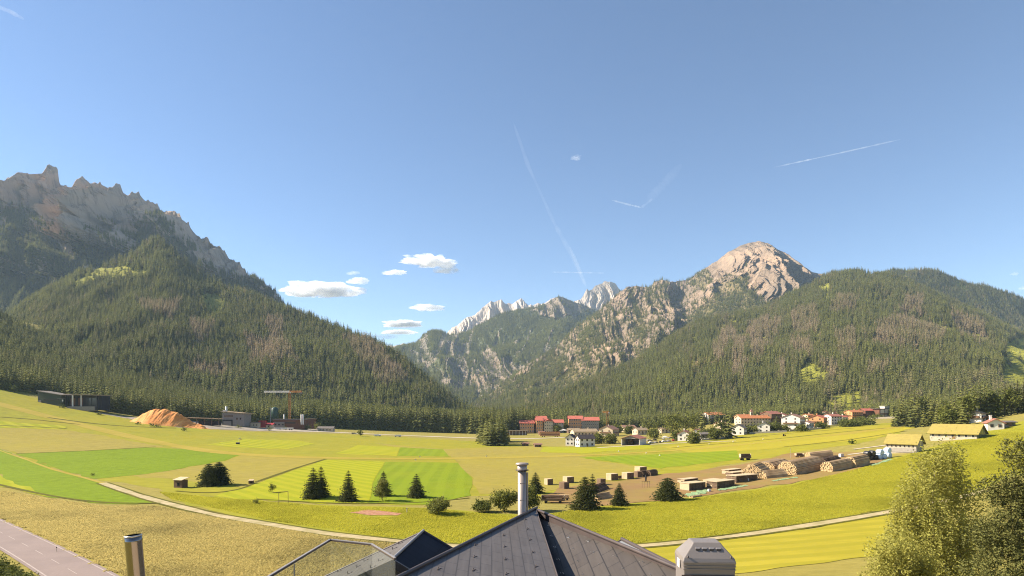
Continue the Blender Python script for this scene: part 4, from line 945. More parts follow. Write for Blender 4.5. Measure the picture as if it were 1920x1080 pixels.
# village; rz turns the gable at +x or -x towards the camera
hs(1071, 835, 22, 21, 68, 'white', 'dark', 'left one of the two joined white barns with a dark steep roof', .8, 38, chimney=False, balcony=False)
hs(1097, 837, 36, 22, 22, 'white', 'dark', 'right one of the two joined white barns, longer, with windows', .5, 38, chimney=False)
hs(1095, 818, 50, 14, 12, 'cream', 'beige', 'low cream house with a pale roof behind the white barns', .5, 22)
hs(1142, 818, 40, 20, 60, 'cream', 'brown', 'brown roofed house with a wide gable right of the white barns', .8, 26, balcony=True)
hs(1177, 809, 30, 12, 20, 'cream', 'brown', 'small brown roofed house behind the hangar', .7, 24)
hs(1200, 815, 28, 13, 25, 'cream', 'beige', 'pale roofed low house right behind the hangar', .7, 24)
hs(1285, 826, 32, 19, 62, 'white', 'redbrown', 'small white house with a dull red roof at the edge of the field', .9, 28)
hs(1326, 823, 36, 13, 10, 'grey', 'grey', 'low grey barn left of the white house', .5, 22, chimney=False)
hs(1337, 795, 40, 22, 14, 'white', 'orange', 'large white house with a bright orange roof among trees', .7, 20, balcony=True)
hs(1385, 815, 34, 20, 58, 'white', 'grey', 'white house with a grey roof and lit gable', .9, 30)
hs(1411, 800, 64, 21, 12, 'cream', 'orange', 'long house with a bright orange roof', .35, 24)
hs(1446, 797, 38, 26, 30, 'wood', 'redbrown', 'tall wooden house with a red brown roof behind the long house', .8, 22, balcony=True)
hs(1433, 811, 30, 19, 62, 'white', 'grey', 'small white house with a grey overhanging roof', .9, 26)
hs(1487, 806, 48, 30, 52, 'white', 'brown', 'large white chalet with a brown roof and wooden balconies', .9, 22, balcony=True)
hs(1497, 782, 36, 12, 10, 'cream', 'redbrown', 'red brown roof rising behind the white chalet', .6, 24)
hs(1534, 800, 38, 22, 50, 'orange', 'red', 'orange house with a red roof and white window fields', .9, 22, balcony=True)
hs(1560, 796, 32, 20, 20, 'white', 'redbrown', 'white house with a red brown roof beside the orange house', .8, 22)
hs(1557, 780, 32, 9, 8, 'cream', 'redbrown', 'red brown roof behind the orange house', .5, 22)
hs(1600, 786, 34, 17, 24, 'orange', 'orange', 'left orange row house with an orange roof', .6, 22, balcony=True)
hs(1628, 784, 34, 18, 14, 'brown', 'red', 'right brown row house with a red roof', .6, 22, balcony=True)
hs(1632, 770, 16, 7, 8, 'cream', 'redbrown', 'small red brown roof above the row houses', .6, 22, chimney=False)
hs(1833, 791, 30, 20, 35, 'white', 'beige', 'pale house with balconies among the trees on the right slope', .8, 22, balcony=True)
hs(1863, 805, 34, 20, 66, 'white', 'redbrown', 'white house with a red roof beside the big mossy barn', .9, 30)
hs(1888, 800, 26, 11, 10, 'grey', 'grey', 'low grey annex right of the white house with the red roof', .5, 18, chimney=False)
for i, (a, b, w, h) in enumerate(((1587, 752, 8, 5), (1596, 750, 8, 5), (1604, 749, 8, 5), (1612, 749, 7, 5))):
    hs(a, b, w, h, 12, 'cream', 'redbrown', 'small red roofed house in the row on the green hillside clearing', .7, 26, group='row of small houses on the hillside', win=(2, 1), gable_win=False, chimney=False, door=False)
hs(1578, 767, 10, 4, 12, 'wood', 'dark', 'tiny dark hut below the hillside row of houses', .7, 24, win=(1, 1), gable_win=False, chimney=False)
for i, (a, b, w, h, lb) in enumerate(((1733, 757, 18, 8, 'pale building behind the spruces, left one'), (1752, 754, 16, 7, 'pale building behind the spruces, middle one'), (1772, 750, 20, 8, 'pale building behind the spruces, right one'), (1818, 734, 22, 9, 'pale roofed building high above the right slope trees'), (1843, 728, 26, 8, 'long pale building highest on the right slope'))):
    hs(a, b, w, h, 14, 'white', 'beige', lb, .6, 20, win=(3, 1), gable_win=False)
for a, b, w, h, lb in ((1015, 815, 12, 6, 'small brown shed beside the orange railway wagon'), (1008, 838, 14, 6, 'small dark hut at the edge of the far meadow'), (985, 836, 12, 6, 'low dark hut left of another hut by the road'), (1198, 784, 22, 7, 'brown roof among the trees behind the hangar')):
    hs(a, b, w, h, 12, 'wood', 'brown', lb, .6, 22, win=(2, 1), gable_win=False, chimney=False)
hs(1352, 806, 26, 15, 30, 'cream', 'brown', 'brown roofed house half hidden by trees below the large orange roof', .8, 24)
hs(1393, 793, 30, 16, 20, 'cream', 'orange', 'orange roofed house behind the left end of the long orange house', .7, 22)
hs(1418, 788, 34, 16, 8, 'wood', 'brown', 'brown roofed house right behind the long orange house', .6, 20)
hs(1467, 793, 22, 18, 50, 'white', 'redbrown', 'narrow white house between the wooden house and the white chalet', .9, 24)
hs(1466, 808, 18, 10, 30, 'stone', 'grey', 'low stone annex at the left foot of the white chalet', .8, 20, chimney=False)
hs(1514, 803, 24, 14, 40, 'white', 'brown', 'small white annex right of the white chalet', .9, 22)
hs(1516, 790, 22, 14, 24, 'cream', 'orange', 'orange roofed house seen between the chalet and the orange house', .7, 22)
hs(1579, 791, 20, 12, 25, 'white', 'red', 'small white house with a red roof left of the orange row house', .8, 22)
hs(1246, 812, 24, 12, 15, 'cream', 'beige', 'pale house behind the parked cars', .7, 22)
hs(1163, 800, 22, 9, 20, 'wood', 'beige', 'brown house with a pale roof between trees behind the hangar', .7, 22)
hs(1075, 812, 24, 9, 10, 'wood', 'beige', 'low brown house with a pale roof in front of the hotel', .6, 22)
hs(1310, 815, 18, 11, 30, 'white', 'redbrown', 'little white house under the trees right of the small gabled house', .8, 26)
# flat modern white house with black window bands
p = G(1655, 783); k = p.y/F; rt_ = empty('modern_house', p, R(18)); tag(rt_, 'modern white house with a flat dark roof above the yellow meadow', 'house')
m = MB(); m.box((0, 0, 8*k), (32*k, 14*k, 16*k)); m.build('wall', WA['brown'], rt_)
for x, z, w, h in ((-9, 11.5, 9, 7), (3, 12, 10, 8), (-9, 4, 9, 3.2), (3, 4, 10, 3.4)):
    m = MB(); m.box((x*k, -7.2*k, z*k), (w*k, .9*k, h*k)); m.build('wall_panel', WA['white'], rt_)
for x, z in ((-3, 11), (11, 11), (11, 5)): window(rt_, (x*k, -7.1*k, z*k), 2.6*k, 4*k, 0)
m = MB(); m.box((5*k, 1*k, 16.6*k), (46*k, 18*k, 1.0*k)); m.build('roof', RO['dark'], rt_)
m = MB(); m.box((6*k, 0, 19*k), (14*k, 10*k, 4*k)); m.box((6*k, 0, 21.4*k), (16*k, 12*k, .8*k)); m.build('roof_storey', WA['white'], rt_)
# little church tower and mast tower
p = G(1409, 792); k = p.y/F; t_ = empty('bell_tower', p); tag(t_, 'small bell tower behind the orange long house', 'tower')
m = MB(); m.box((0, 0, 10*k), (4.5*k, 4.5*k, 20*k)); m.build('shaft', WA['cream'], t_)
m = MB(); m.add([(-2.8*k, -2.8*k, 20*k), (2.8*k, -2.8*k, 20*k), (2.8*k, 2.8*k, 20*k), (-2.8*k, 2.8*k, 20*k), (0, 0, 26*k)], [(0, 1, 4), (1, 2, 4), (2, 3, 4), (3, 0, 4), (3, 2, 1, 0)]); m.build('spire', RO['brown'], t_)
m = MB(); m.box((0, -2.3*k, 16*k), (1.6*k, .4*k, 3*k)); m.build('sound_opening', M_black, t_)
p = G(1648, 772); k = p.y/F; t_ = empty('tower', p); tag(t_, 'slim white tower rising among spruces behind the modern house', 'tower')
m = MB(); m.box((0, 0, 9*k), (5*k, 5*k, 18*k)); m.box((1.5*k, 0, 21*k), (4*k, 4*k, 7*k)); m.box((2*k, 0, 26*k), (2.6*k, 2.6*k, 4*k)); m.build('shaft', WA['white'], t_)
m = MB(); m.box((2*k, 0, 28.3*k), (4*k, 4*k, .8*k)); m.box((1.5*k, 0, 24.7*k), (5*k, 5*k, .5*k)); m.build('roof', RO['brown'], t_)
# hangar with an open front
p = G(1182, 835); k = p.y/F; t_ = empty('hangar', p, R(-28)); tag(t_, 'white hangar with a red brown roof and dark open front', 'hangar')
W_, L_, h_ = 34*k, 46*k, 13*k
m = MB(); m.box((-W_/2, L_/2, h_/2-.5), (.4, L_, h_+1)); m.box((W_/2, L_/2, h_/2-.5), (.4, L_, h_+1)); m.box((0, L_, h_/2-.5), (W_-.4, .4, h_+1)); m.build('wall', WA['white'], t_)
m = MB(); m.prism([(-W_/2, .06, h_*.93), (W_/2, .06, h_*.93), (W_/2, .06, h_+.1), (0, .06, h_+W_*.16), (-W_/2, .06, h_+.1)], (0, .5, 0)); m.build('gable_panel', WA['grey'], t_)
m = MB()
for sg in (-1, 1): m.slab([(sg*(W_/2+.8), -.8, h_-.1), (sg*(W_/2+.8), L_+.8, h_-.1), (-sg*.003, L_+.8, h_+W_*.18), (-sg*.003, -.8, h_+W_*.18)], .3)
m.build('roof', RO['redbrown'], t_)
m = MB(); m.box((-W_*.2, L_*.6, h_*.4), (W_*.25, L_*.3, h_*.7)); m.build('stored_crate', WA['wood'], t_)

# hotel with red roofs
def block(parent, c, d, wall, roof, rz=0, pitch=26, wins=(6, 3), gable=False):
    m = MB(); m.box((c[0], c[1], d[2]/2-1), (d[0], d[1], d[2]+2)); o = m.build('wall', wall, parent)
    hr = d[1]/2*math.tan(R(pitch)); rb = MB(); ov = 1.2
    if not gable:
        for sg in (-1, 1): rb.slab([(c[0]-d[0]/2-ov, c[1]+sg*(d[1]/2+ov), d[2]-.4), (c[0]+d[0]/2+ov, c[1]+sg*(d[1]/2+ov), d[2]-.4), (c[0]+d[0]/2+ov, c[1]-sg*.004, d[2]+hr), (c[0]-d[0]/2-ov, c[1]-sg*.004, d[2]+hr)], .5)
        rb.prism([(c[0]-d[0]/2+.1, c[1]-d[1]/2, d[2]-.2), (c[0]-d[0]/2+.1, c[1]+d[1]/2, d[2]-.2), (c[0]-d[0]/2+.1, c[1], d[2]+hr-.7)], (d[0]-.2, 0, 0))
    else:
        hr = d[0]/2*math.tan(R(pitch))
        for sg in (-1, 1): rb.slab([(c[0]+sg*(d[0]/2+ov), c[1]-d[1]/2-ov, d[2]-.4), (c[0]+sg*(d[0]/2+ov), c[1]+d[1]/2+ov, d[2]-.4), (c[0]-sg*.004, c[1]+d[1]/2+ov, d[2]+hr), (c[0]-sg*.004, c[1]-d[1]/2-ov, d[2]+hr)], .5)
        rb.prism([(c[0]-d[0]/2, c[1]-d[1]/2+.1, d[2]-.2), (c[0]+d[0]/2, c[1]-d[1]/2+.1, d[2]-.2), (c[0], c[1]-d[1]/2+.1, d[2]+hr-.7)], (0, d[1]-.2, 0))
    rb.build('roof', roof, parent)
    for j in range(wins[1]):
        for i in range(wins[0]):
            window(parent, (c[0]-d[0]/2+d[0]*(i+.5)/wins[0], c[1]-d[1]/2-.05, d[2]*(j+.6)/wins[1]), min(1.9, d[0]/wins[0]*.5), d[2]/wins[1]*.5, 0, M_whiteframe)
p = G(1030, 812); k = p.y/F
hw = empty('hotel_wing', p+Vector((-36*k, 0, 0)), R(4)); tag(hw, 'low left wing of the red roofed hotel, orange walled', 'hotel wing')
block(hw, (-6*k, 6, 0), (26*k, 16, 19*k), WA['orange'], RO['red'], wins=(6, 3)); block(hw, (17*k, 2, 0), (12*k, 14, 24*k), WA['orange'], RO['red'], wins=(3, 4))
hm = empty('hotel_building', p, R(3)); tag(hm, 'main block of the red roofed hotel with wide gables', 'hotel')
block(hm, (-2*k, 4, 0), (16*k, 20, 22*k), WA['cream'], RO['red'], wins=(4, 4), gable=True, pitch=30); block(hm, (-14*k, 10, 0), (18*k, 18, 26*k), WA['orange'], RO['red'], wins=(5, 4)); block(hm, (16*k, 10, 0), (22*k, 16, 20*k), WA['cream'], RO['red'], wins=(5, 3))
hb_ = empty('hotel_wing', p+Vector((66*k, 24, 0)), R(-2)); tag(hb_, 'long right wing of the red roofed hotel with grey balconies', 'hotel wing')
block(hb_, (-14*k, 0, 0), (26*k, 16, 27*k), WA['orange'], RO['red'], wins=(6, 4)); block(hb_, (14*k, -2, 0), (32*k, 18, 24*k), WA['grey'], RO['red'], wins=(8, 4))
# station shed, orange wagon and platform wall
p = G(970, 816); k = p.y/F; t_ = empty('station_shed', p, R(4)); tag(t_, 'long low shed with a pale flat roof beside the grove', 'shed')
m = MB(); m.box((0, 0, 4*k), (36*k, 8*k, 8*k)); m.build('wall', WA['wood'], t_)
m = MB(); m.box((0, -1*k, 8.6*k), (40*k, 12*k, 1.2*k)); m.build('roof', RO['beige'], t_)
for i in range(6): m = MB(); m.box(((-15+6*i)*k, -5.5*k, 4*k), (.7*k, .7*k, 8*k)); m.build('post', WA['white'], t_)
p = G(1031, 819); k = p.y/F; t_ = empty('railway_wagon', p, R(2)); tag(t_, 'orange railway wagon in front of the hotel', 'railway wagon')
m = MB(); m.box((0, 0, 5*k), (38*k, 4*k, 7*k)); m.build('body', WA['orange'], t_)
m = MB(); m.box((0, 0, 8.9*k), (39*k, 4.6*k, .8*k)); m.build('roof', RO['orange'], t_)
m = MB(); m.box((0, -2.1*k, 5*k), (34*k, .3*k, 1.6*k)); m.build('stripe', WA['brown'], t_)
for x in (-14, -10, 10, 14): m = MB(); m.tube((x*k, -2*k, .9*k), (x*k, 2*k, .9*k), .9*k, n=10); m.build('wheel', M_rubber, t_)
for px, by, lb in ((1003, 812, 'white awning with posts left of the orange wagon'), (1057, 812, 'white awning with posts right of the orange wagon')):
    p = G(px, by); k = p.y/F; t_ = empty('awning', p); tag(t_, lb, 'awning')
    m = MB(); m.add([(-8*k, -3*k, 5*k), (8*k, -3*k, 5*k), (8*k, 3*k, 5*k), (-8*k, 3*k, 5*k), (0, 0, 7.5*k)], [(0, 1, 4), (1, 2, 4), (2, 3, 4), (3, 0, 4), (3, 2, 1, 0)]); m.build('roof', WA['white'], t_)
    for sx in (-7, 7):
        for sy in (-2.5, 2.5): m = MB(); m.box((sx*k, sy*k, 2.5*k), (.5*k, .5*k, 5*k)); m.build('post', M_steel, t_)

# ------------------------------------------------------------------ sawmill at the left
def ind(px, base, name, label, cat, rz=0):
    p = G(px, base); o = empty(name, p, R(rz)); tag(o, label, cat); return o, p.y/F
o, k = ind(93, 758, 'factory_building', 'dark green sloping roofed factory hall at the left edge of the forest', 'factory', -12)
m = MB(); m.prism([(-27*k, 0, -2), (27*k, 0, -4*k), (27*k, 0, 17*k), (-27*k, 0, 25*k)], (0, 24*k, 0)); m.build('wall', WA['greenish'], o)
m = MB(); m.slab([(-29*k, -1.5*k, 26*k), (29*k, -1.5*k, 17.6*k), (29*k, 25*k, 17.6*k), (-29*k, 25*k, 26*k)], 1.2*k); m.build('roof', RO['grey'], o)
m = MB(); m.box((-22*k, -.4*k, 4*k), (6*k, .8*k, 8*k)); m.build('gate', WA['grey'], o)
m = MB(); m.box((4*k, -.3*k, 9*k), (34*k, .6*k, 2.5*k)); m.build('window_band', M_glass, o)
o, k = ind(155, 769, 'factory_building', 'dark open fronted factory hall with a thin pale roof', 'factory', -8)
m = MB(); m.box((0, 16*k, 14*k), (68*k, 20*k, 28*k)); m.build('wall', WA['dark'], o)
m = MB(); m.slab([(-36*k, -5*k, 31.2*k), (36*k, -5*k, 28.6*k), (36*k, 28*k, 28.6*k), (-36*k, 28*k, 31.2*k)], 1.6*k); m.build('roof', RO['beige'], o)
for x, w in ((-19, 2.4), (-1, 1.6), (32, 1.2), (-33, 1.2)): m = MB(); m.box((x*k, -2*k, 13*k), (w*k, 1.6*k, 30*k)); m.build('column', M_whitem if x < 10 and x > -30 else WA['dark'], o)
for x in (-26, -10, 8, 20): m = MB(); m.box((x*k, 5.9*k, 16*k), (10*k, .4*k, 14*k)); m.build('window_bay', WA['brown'] if x < 5 else M_glass, o)
m = MB(); m.box((2*k, -6*k, 3*k), (58*k, 2*k, 8*k)); m.build('parapet', WA['grey'], o)
o, k = ind(116, 762, 'site_cabin', 'small white cabin between the two dark factory halls', 'cabin', -8)
m = MB(); m.box((0, 0, 7*k), (11*k, 5*k, 14*k)); m.build('wall', WA['greenish'], o); m = MB(); m.box((0, -2.6*k, 11*k), (11*k, .6*k, 3.5*k)); m.build('window_band', M_whitem, o); m = MB(); m.box((0, 0, 14.5*k), (13*k, 7*k, 1*k)); m.build('roof', RO['grey'], o)

# heap of wood chips: a ridged, slumping pile
def heap(px, base, wpx, prof, depth, label, seed, mat, name='woodchip_pile'):
    p = G(px, base); k = p.y/F; n, mm = 150, 60
    u = np.linspace(-wpx/2, wpx/2, n); hgt = ip(prof, u)
    U, T = np.meshgrid(u, np.linspace(-1, 1, mm)); Hh = np.meshgrid(hgt, T[:, 0])[0]
    rr = np.clip(1-np.abs(T)**1.15, 0, 1)
    x = U*k; y = T*depth*k*(.35+.65*Hh/max(hgt)); z = Hh*k*rr
    z = z+(ridged(x*.22+.25*np.abs(T)*5, T*.7, 0, seed, 3)-.7)*5.5*rr*(1-rr*.45)*k*1.6+.35*k*fbm(x*.6, y*.6, 0, seed+5, 3)*rr
    g0 = gz(p.x+x, p.y+y+depth*k*.7)-p.z
    V = np.stack([x, y+depth*k*.7, z+g0-.1], -1).reshape(-1, 3); I = np.arange(n*mm).reshape(mm, n)
    Q = np.stack([I[:-1, :-1], I[:-1, 1:], I[1:, 1:], I[1:, :-1]], -1).reshape(-1, 4)
    tag(obj(name, npmesh(name, V, Q, [mat]), None, p), label, 'woodchip pile')
M_chips = M_noise('orange_wood_chips', (.76, .29, .075), (.58, .20, .05), .8, (.82, .37, .115), .12, bump=.8, bdist=.5, coords='object')
heap(309, 798, 148, [(-74, 0), (-66, 6), (-52, 16), (-40, 24), (-32, 27), (-20, 30), (-8, 30), (4, 27), (14, 26), (22, 22), (34, 15), (48, 9), (62, 5), (74, 0)], 26, 'large orange heap of wood chips beside the forest', 3, M_chips)
heap(366, 800, 32, [(-16, 0), (-8, 5), (0, 6), (9, 5), (16, 0)], 8, 'small orange heap of wood chips under the conveyor roof', 9, M_chips)
o, k = ind(383, 797, 'conveyor_shed', 'long pale roof on posts between the chip heap and the grey hall', 'shed', -6)
m = MB(); m.slab([(-34*k, -4*k, 14.5*k), (34*k, -4*k, 12*k), (34*k, 8*k, 12*k), (-34*k, 8*k, 14.5*k)], 1.3*k); m.build('roof', RO['beige'], o)
for x in (-30, -14, 2, 16, 30): m = MB(); m.box((x*k, -2*k, 6*k), (.9*k, .9*k, 14*k)); m.build('post', WA['wood'], o)
m = MB(); m.box((8*k, 5*k, 3.5*k), (44*k, 3*k, 9*k)); m.build('wall', WA['dark'], o)
o, k = ind(437, 799, 'factory_building', 'grey sawmill hall with a white chimney stack', 'factory', -8)
m = MB(); m.box((0, 12*k, 12*k), (44*k, 24*k, 26*k)); m.build('wall', WA['grey'], o)
m = MB(); m.slab([(-24*k, -2*k, 28*k), (24*k, -2*k, 24.2*k), (24*k, 26*k, 24.2*k), (-24*k, 26*k, 28*k)], 1.4*k); m.build('roof', RO['beige'], o)
m = MB(); m.box((-11*k, -.3*k, 6*k), (20*k, .8*k, 12*k)); m.build('gate', WA['dark'], o); m = MB(); m.box((-11*k, -.8*k, 5*k), (16*k, .5*k, 8.5*k)); m.build('gate_panel', WA['grey'], o)
for x in (8, 15): window(o, (x*k, -.05*k, 14*k), 3*k, 4*k, 0)
m = MB(); m.box((-9*k, -.3*k, 19*k), (18*k, .5*k, 2.2*k)); m.build('window_band', M_glass, o)
m = MB(); m.lathe([(1.9*k, 24*k), (1.9*k, 37*k), (1.5*k, 37*k), (1.5*k, 30*k)], (-17*k, 5*k, 0), 12); m.build('chimney', M_whitem, o)
m = MB(); m.box((-20*k, 5*k, 28*k), (5*k, 5*k, 5*k)); m.build('vent_housing', M_whitem, o)
o, k = ind(472, 801, 'shed', 'low grey shed with small windows right of the grey hall', 'shed', -5)
m = MB(); m.box((0, 4*k, 4*k), (26*k, 8*k, 8*k)); m.build('wall', WA['cream'], o); m = MB(); m.box((0, 4*k, 8.5*k), (28*k, 10*k, 1.2*k)); m.build('roof', RO['grey'], o)
for x in (-8, -4, 4, 9): window(o, (x*k, -.05*k, 4*k), 2*k, 2.4*k, 0)
o, k = ind(491, 802, 'container', 'plain red container in the sawmill yard', 'container', -5)
m = MB(); m.box((0, 3*k, 6.5*k), (13*k, 6*k, 12*k)); m.build('body', WA['red'], o)
for x in range(-6, 7, 2): m = MB(); m.box((x*k, -.15*k, 6.5*k), (.5*k, .4*k, 11*k)); m.build('rib', WA['red'], o)
m = MB(); m.box((0, 3*k, 12.8*k), (13.4*k, 6.4*k, .6*k)); m.build('top', WA['red'], o)
o, k = ind(504, 803, 'shed', 'small shed with a red roof right of the red container', 'shed', -5)
m = MB(); m.box((0, 2*k, 3.5*k), (15*k, 5*k, 7*k)); m.build('wall', WA['cream'], o); m = MB(); m.slab([(-8.5*k, -2*k, 6.6*k), (8.5*k, -2*k, 6.6*k), (8.5*k, 6*k, 10*k), (-8.5*k, 6*k, 10*k)], .8*k); m.build('roof', WA['red'], o); window(o, (0, -.55*k, 3.5*k), 3*k, 3*k, 0)
o, k = ind(513, 799, 'silo', 'dark green round silo on legs behind the factory', 'silo')
M_silo = M_noise('green_silo_paint', (.045, .085, .060), (.035, .065, .048), .5, rough=.5)
m = MB(); m.lathe([(0, 12*k), (6.2*k, 16*k), (6.2*k, 33*k), (2*k, 36*k), (0, 36.3*k)], (0, 6*k, 0), 20); m.build('tank', M_silo, o)
for sx in (-5, 5):
    for sy in (1, 11): m = MB(); m.box((sx*k, sy*k, 8*k), (.9*k, .9*k, 17*k)); m.build('leg', M_silo, o)
m = MB(); m.box((-6.6*k, 3*k, 18*k), (.8*k, 1.2*k, 36*k)); m.build('ladder', M_steel, o)
o, k = ind(540, 804, 'factory_building', 'long brown factory building with a flat roof in front of the crane', 'factory', -3)
m = MB(); m.box((0, 10*k, 8*k), (58*k, 18*k, 18*k)); m.build('wall', WA['brown'], o)
m = MB(); m.box((-18*k, .6*k, 6*k), (22*k, 1.2*k, 13*k)); m.build('front_wall', WA['grey'], o)
m = MB(); m.box((0, 10*k, 17.6*k), (60*k, 20*k, 1.6*k)); m.build('roof', RO['grey'], o)
for x in (-24, -17, -10): window(o, (x*k, -.1*k, 8*k), 4*k, 3*k, 0)
m = MB(); m.box((4*k, .8*k, 11*k), (20*k, .5*k, 2*k)); m.build('window_band', M_glass, o)
m = MB(); m.lathe([(1.1*k, 17*k), (1.1*k, 27*k), (.8*k, 27*k)], (-10*k, 6*k, 0), 10); m.build('chimney', M_whitem, o)
m = MB(); m.box((26*k, 5*k, 20*k), (3*k, 3*k, 10*k)); m.build('chimney', WA['red'], o)
for x in (25.5, 29): m = MB(); m.lathe([(1.2*k, 8*k), (1.2*k, 27*k), (.9*k, 27*k)], (x*k, 0*k, 0), 10); m.build('chimney', M_whitem, o)
o, k = ind(580, 804, 'factory_building', 'small brown flat roofed block at the right end of the sawmill', 'factory', -2)
m = MB(); m.box((0, 8*k, 9*k), (16*k, 14*k, 19*k)); m.build('wall', WA['brown'], o); m = MB(); m.box((0, 8*k, 18.8*k), (17*k, 15*k, .9*k)); m.build('roof', RO['beige'], o); window(o, (-3*k, .95*k, 9*k), 3*k, 3*k, 0)
o, k = ind(533, 806, 'flatbed_trailer', 'long white flatbed in front of the brown factory', 'trailer', -2)
m = MB(); m.box((0, 0, 3.2*k), (34*k, 3*k, 2*k)); m.build('bed', M_whitem, o)
for x in (-12, -8, 10, 14): m = MB(); m.tube((x*k, -1.5*k, 1.2*k), (x*k, 1.5*k, 1.2*k), 1.2*k, n=10); m.build('wheel', M_rubber, o)
o, k = ind(610, 809, 'shed', 'beige shed with a grey gable roof beside the pale road', 'shed', -4)
m = MB(); m.box((0, 5*k, 2.8*k), (29*k, 10*k, 6.5*k)); m.build('wall', WA['stone'], o); m = MB()
for sg in (-1, 1): m.slab([(-16*k, 5*k+sg*6*k, 5.6*k), (16*k, 5*k+sg*6*k, 5.6*k), (16*k, 5*k-sg*.01, 9.5*k), (-16*k, 5*k-sg*.01, 9.5*k)], .8*k)
m.build('roof', RO['grey'], o)
for x in (-10, -4, 3, 9): window(o, (x*k, -.05*k, 3*k), 2.4*k, 2.2*k, 0)
# tower crane
M_crane = M_noise('orange_crane_paint', (.52, .22, .05), (.42, .17, .04), 1, rough=.6)
def crane(px, base, hpx, l1, l2, label, rz=-6, fade=M_whitem):
    o, k = ind(px, base, 'tower_crane', label, 'crane', rz); h = hpx*k; w = 1.5*k
    m = MB()
    for sx in (-1, 1):
        for sy in (-1, 1): m.box((sx*w, sy*w, h/2), (.55*k, .55*k, h))
    n = int(hpx/4)
    for i in range(n):
        z0, z1 = h*i/n, h*(i+1)/n
        for sy in (-1, 1): m.tube((-w, sy*w, z0), (w, sy*w, z1), .2*k, n=4); m.tube((sy*w, -w, z0), (sy*w, w, z1), .2*k, n=4)
    m.build('mast', M_crane, o)
    m = MB(); m.box((0, 0, h+.6*k), (4*k, 4*k, 1.4*k)); m.build('slewing_ring', M_crane, o); m = MB(); m.box((2.4*k, -1*k, h+2*k), (2.2*k, 2*k, 2.4*k)); m.build('cab', M_whitem, o)
    def jib(x0, x1, mat, nm):
        m = MB(); z = h+2.4*k
        for y, dz in ((-1.1*k, 0), (1.1*k, 0), (0, 2.4*k)): m.tube((x0, y, z+dz), (x1, y, z+dz), .42*k, n=5)
        q = int(abs(x1-x0)/(3*k)); 
        for i in range(q):
            a, b = x0+(x1-x0)*i/q, x0+(x1-x0)*(i+1)/q; c = (a+b)/2
            for y in (-1.1*k, 1.1*k): m.tube((a, y, z), (c, 0, z+2.4*k), .22*k, n=4); m.tube((c, 0, z+2.4*k), (b, y, z), .22*k, n=4)
        m.build(nm, mat, o)
    jib(-l1*k, 0, fade, 'jib'); jib(0, l2*k, M_crane, 'counter_jib')
    m = MB(); m.box((l2*k*.92, 0, h+1.2*k), (4*k, 2.6*k, 3*k)); m.build('counterweight', WA['grey'], o)
    m = MB(); m.tube((0, 0, h+1*k), (0, 0, h+6*k), .6*k, .3*k, 6); m.build('apex', M_crane, o)
crane(543, 800, 62, 50, 24, 'orange tower crane with a pale jib above the sawmill')
crane(1139, 812, 36, 9, 3, 'small orange crane in the distance behind the village', fade=M_crane)

# vehicles on the far road: body, cab, wheels
def truck(px, base, L, label, cat='truck', col=M_whitem, name='truck', rz=0, van=False):
    o, k = ind(px, base, name, label, cat, rz); h = L*.28*k; l = L*k
    m = MB(); m.prism([(-l*.5, -l*.13, h*.25), (l*.18, -l*.13, h*.25), (l*.18, -l*.13, h*1.15), (-l*.5, -l*.13, h*1.15)], (0, l*.26, 0)); m.build('cargo_box', col, o)
    m = MB(); m.prism([(l*.2, -l*.12, h*.25), (l*.5, -l*.12, h*.25), (l*.5, -l*.12, h*.6), (l*.43, -l*.12, h*.95), (l*.2, -l*.12, h*.95)], (0, l*.24, 0)); c = m.build('cab', M_whitem, o)
    m = MB(); m.box((l*.40, -l*.123, h*.72), (l*.12, .05, h*.3)); m.build('window', M_glass, c)
    for x in (-.36, -.2, .36):
        for sy in (-.12, .12): m = MB(); m.tube((x*l, sy*l-.15, h*.2), (x*l, sy*l+.15, h*.2), h*.2, n=12); m.build('wheel', M_rubber, o)
truck(708, 818, 12, 'white truck on the pale road, left of another truck')
truck(746, 819, 12, 'white truck on the pale road, right of another truck', rz=180)
truck(664, 814, 9, 'grey truck on the pale road beside a bush', col=WA['grey'])
def car(px, base, label, col, rz=0, L=4.3):
    o, k = ind(px, base, 'parked_car', label, 'car', rz)
    m = MB(); m.prism([(-L/2, -.85, .3), (L/2, -.85, .3), (L/2, -.85, .75), (L*.28, -.85, .9), (L*.12, -.85, 1.42), (-L*.28, -.85, 1.42), (-L*.46, -.85, .95), (-L/2, -.85, .85)], (0, 1.7, 0)); m.build('body', col, o)
    m = MB(); m.prism([(L*.22, -.86, .95), (L*.1, -.86, 1.36), (-L*.26, -.86, 1.36), (-L*.38, -.86, .95)], (0, 1.72, 0)); m.build('window', M_glass, o)
    for x in (-.3, .3):
        for sy in (-.8, .8): m = MB(); m.tube((x*L, sy-.1, .32), (x*L, sy+.1, .32), .32, n=12); m.build('wheel', M_rubber, o)
C_ = [('white', M_whitem), ('silver', M_steel), ('dark', WA['dark']), ('red', WA['red'])]
for i, (px, b, c) in enumerate(((1222, 831, 0), (1230, 831, 1), (1238, 830, 2), (1246, 829, 0), (1254, 828, 1), (1262, 827, 3), (1218, 827, 1), (1228, 826, 2), (1244, 824, 0), (1258, 822, 1))):
    car(px, b, C_[c][0]+' car parked beside the hangar, '+['front row', 'back row'][i > 5]+(' number '+str(i) if 0 else ', '+['nearest the hangar', 'second from the hangar', 'in the middle of its row', 'right of the middle of its row', 'next to the last in its row', 'at the end of its row', 'nearest the hangar', 'second from the hangar', 'third from the hangar', 'at the end of its row'][i]), C_[c][1], 20+30*(i % 3), 5.4)
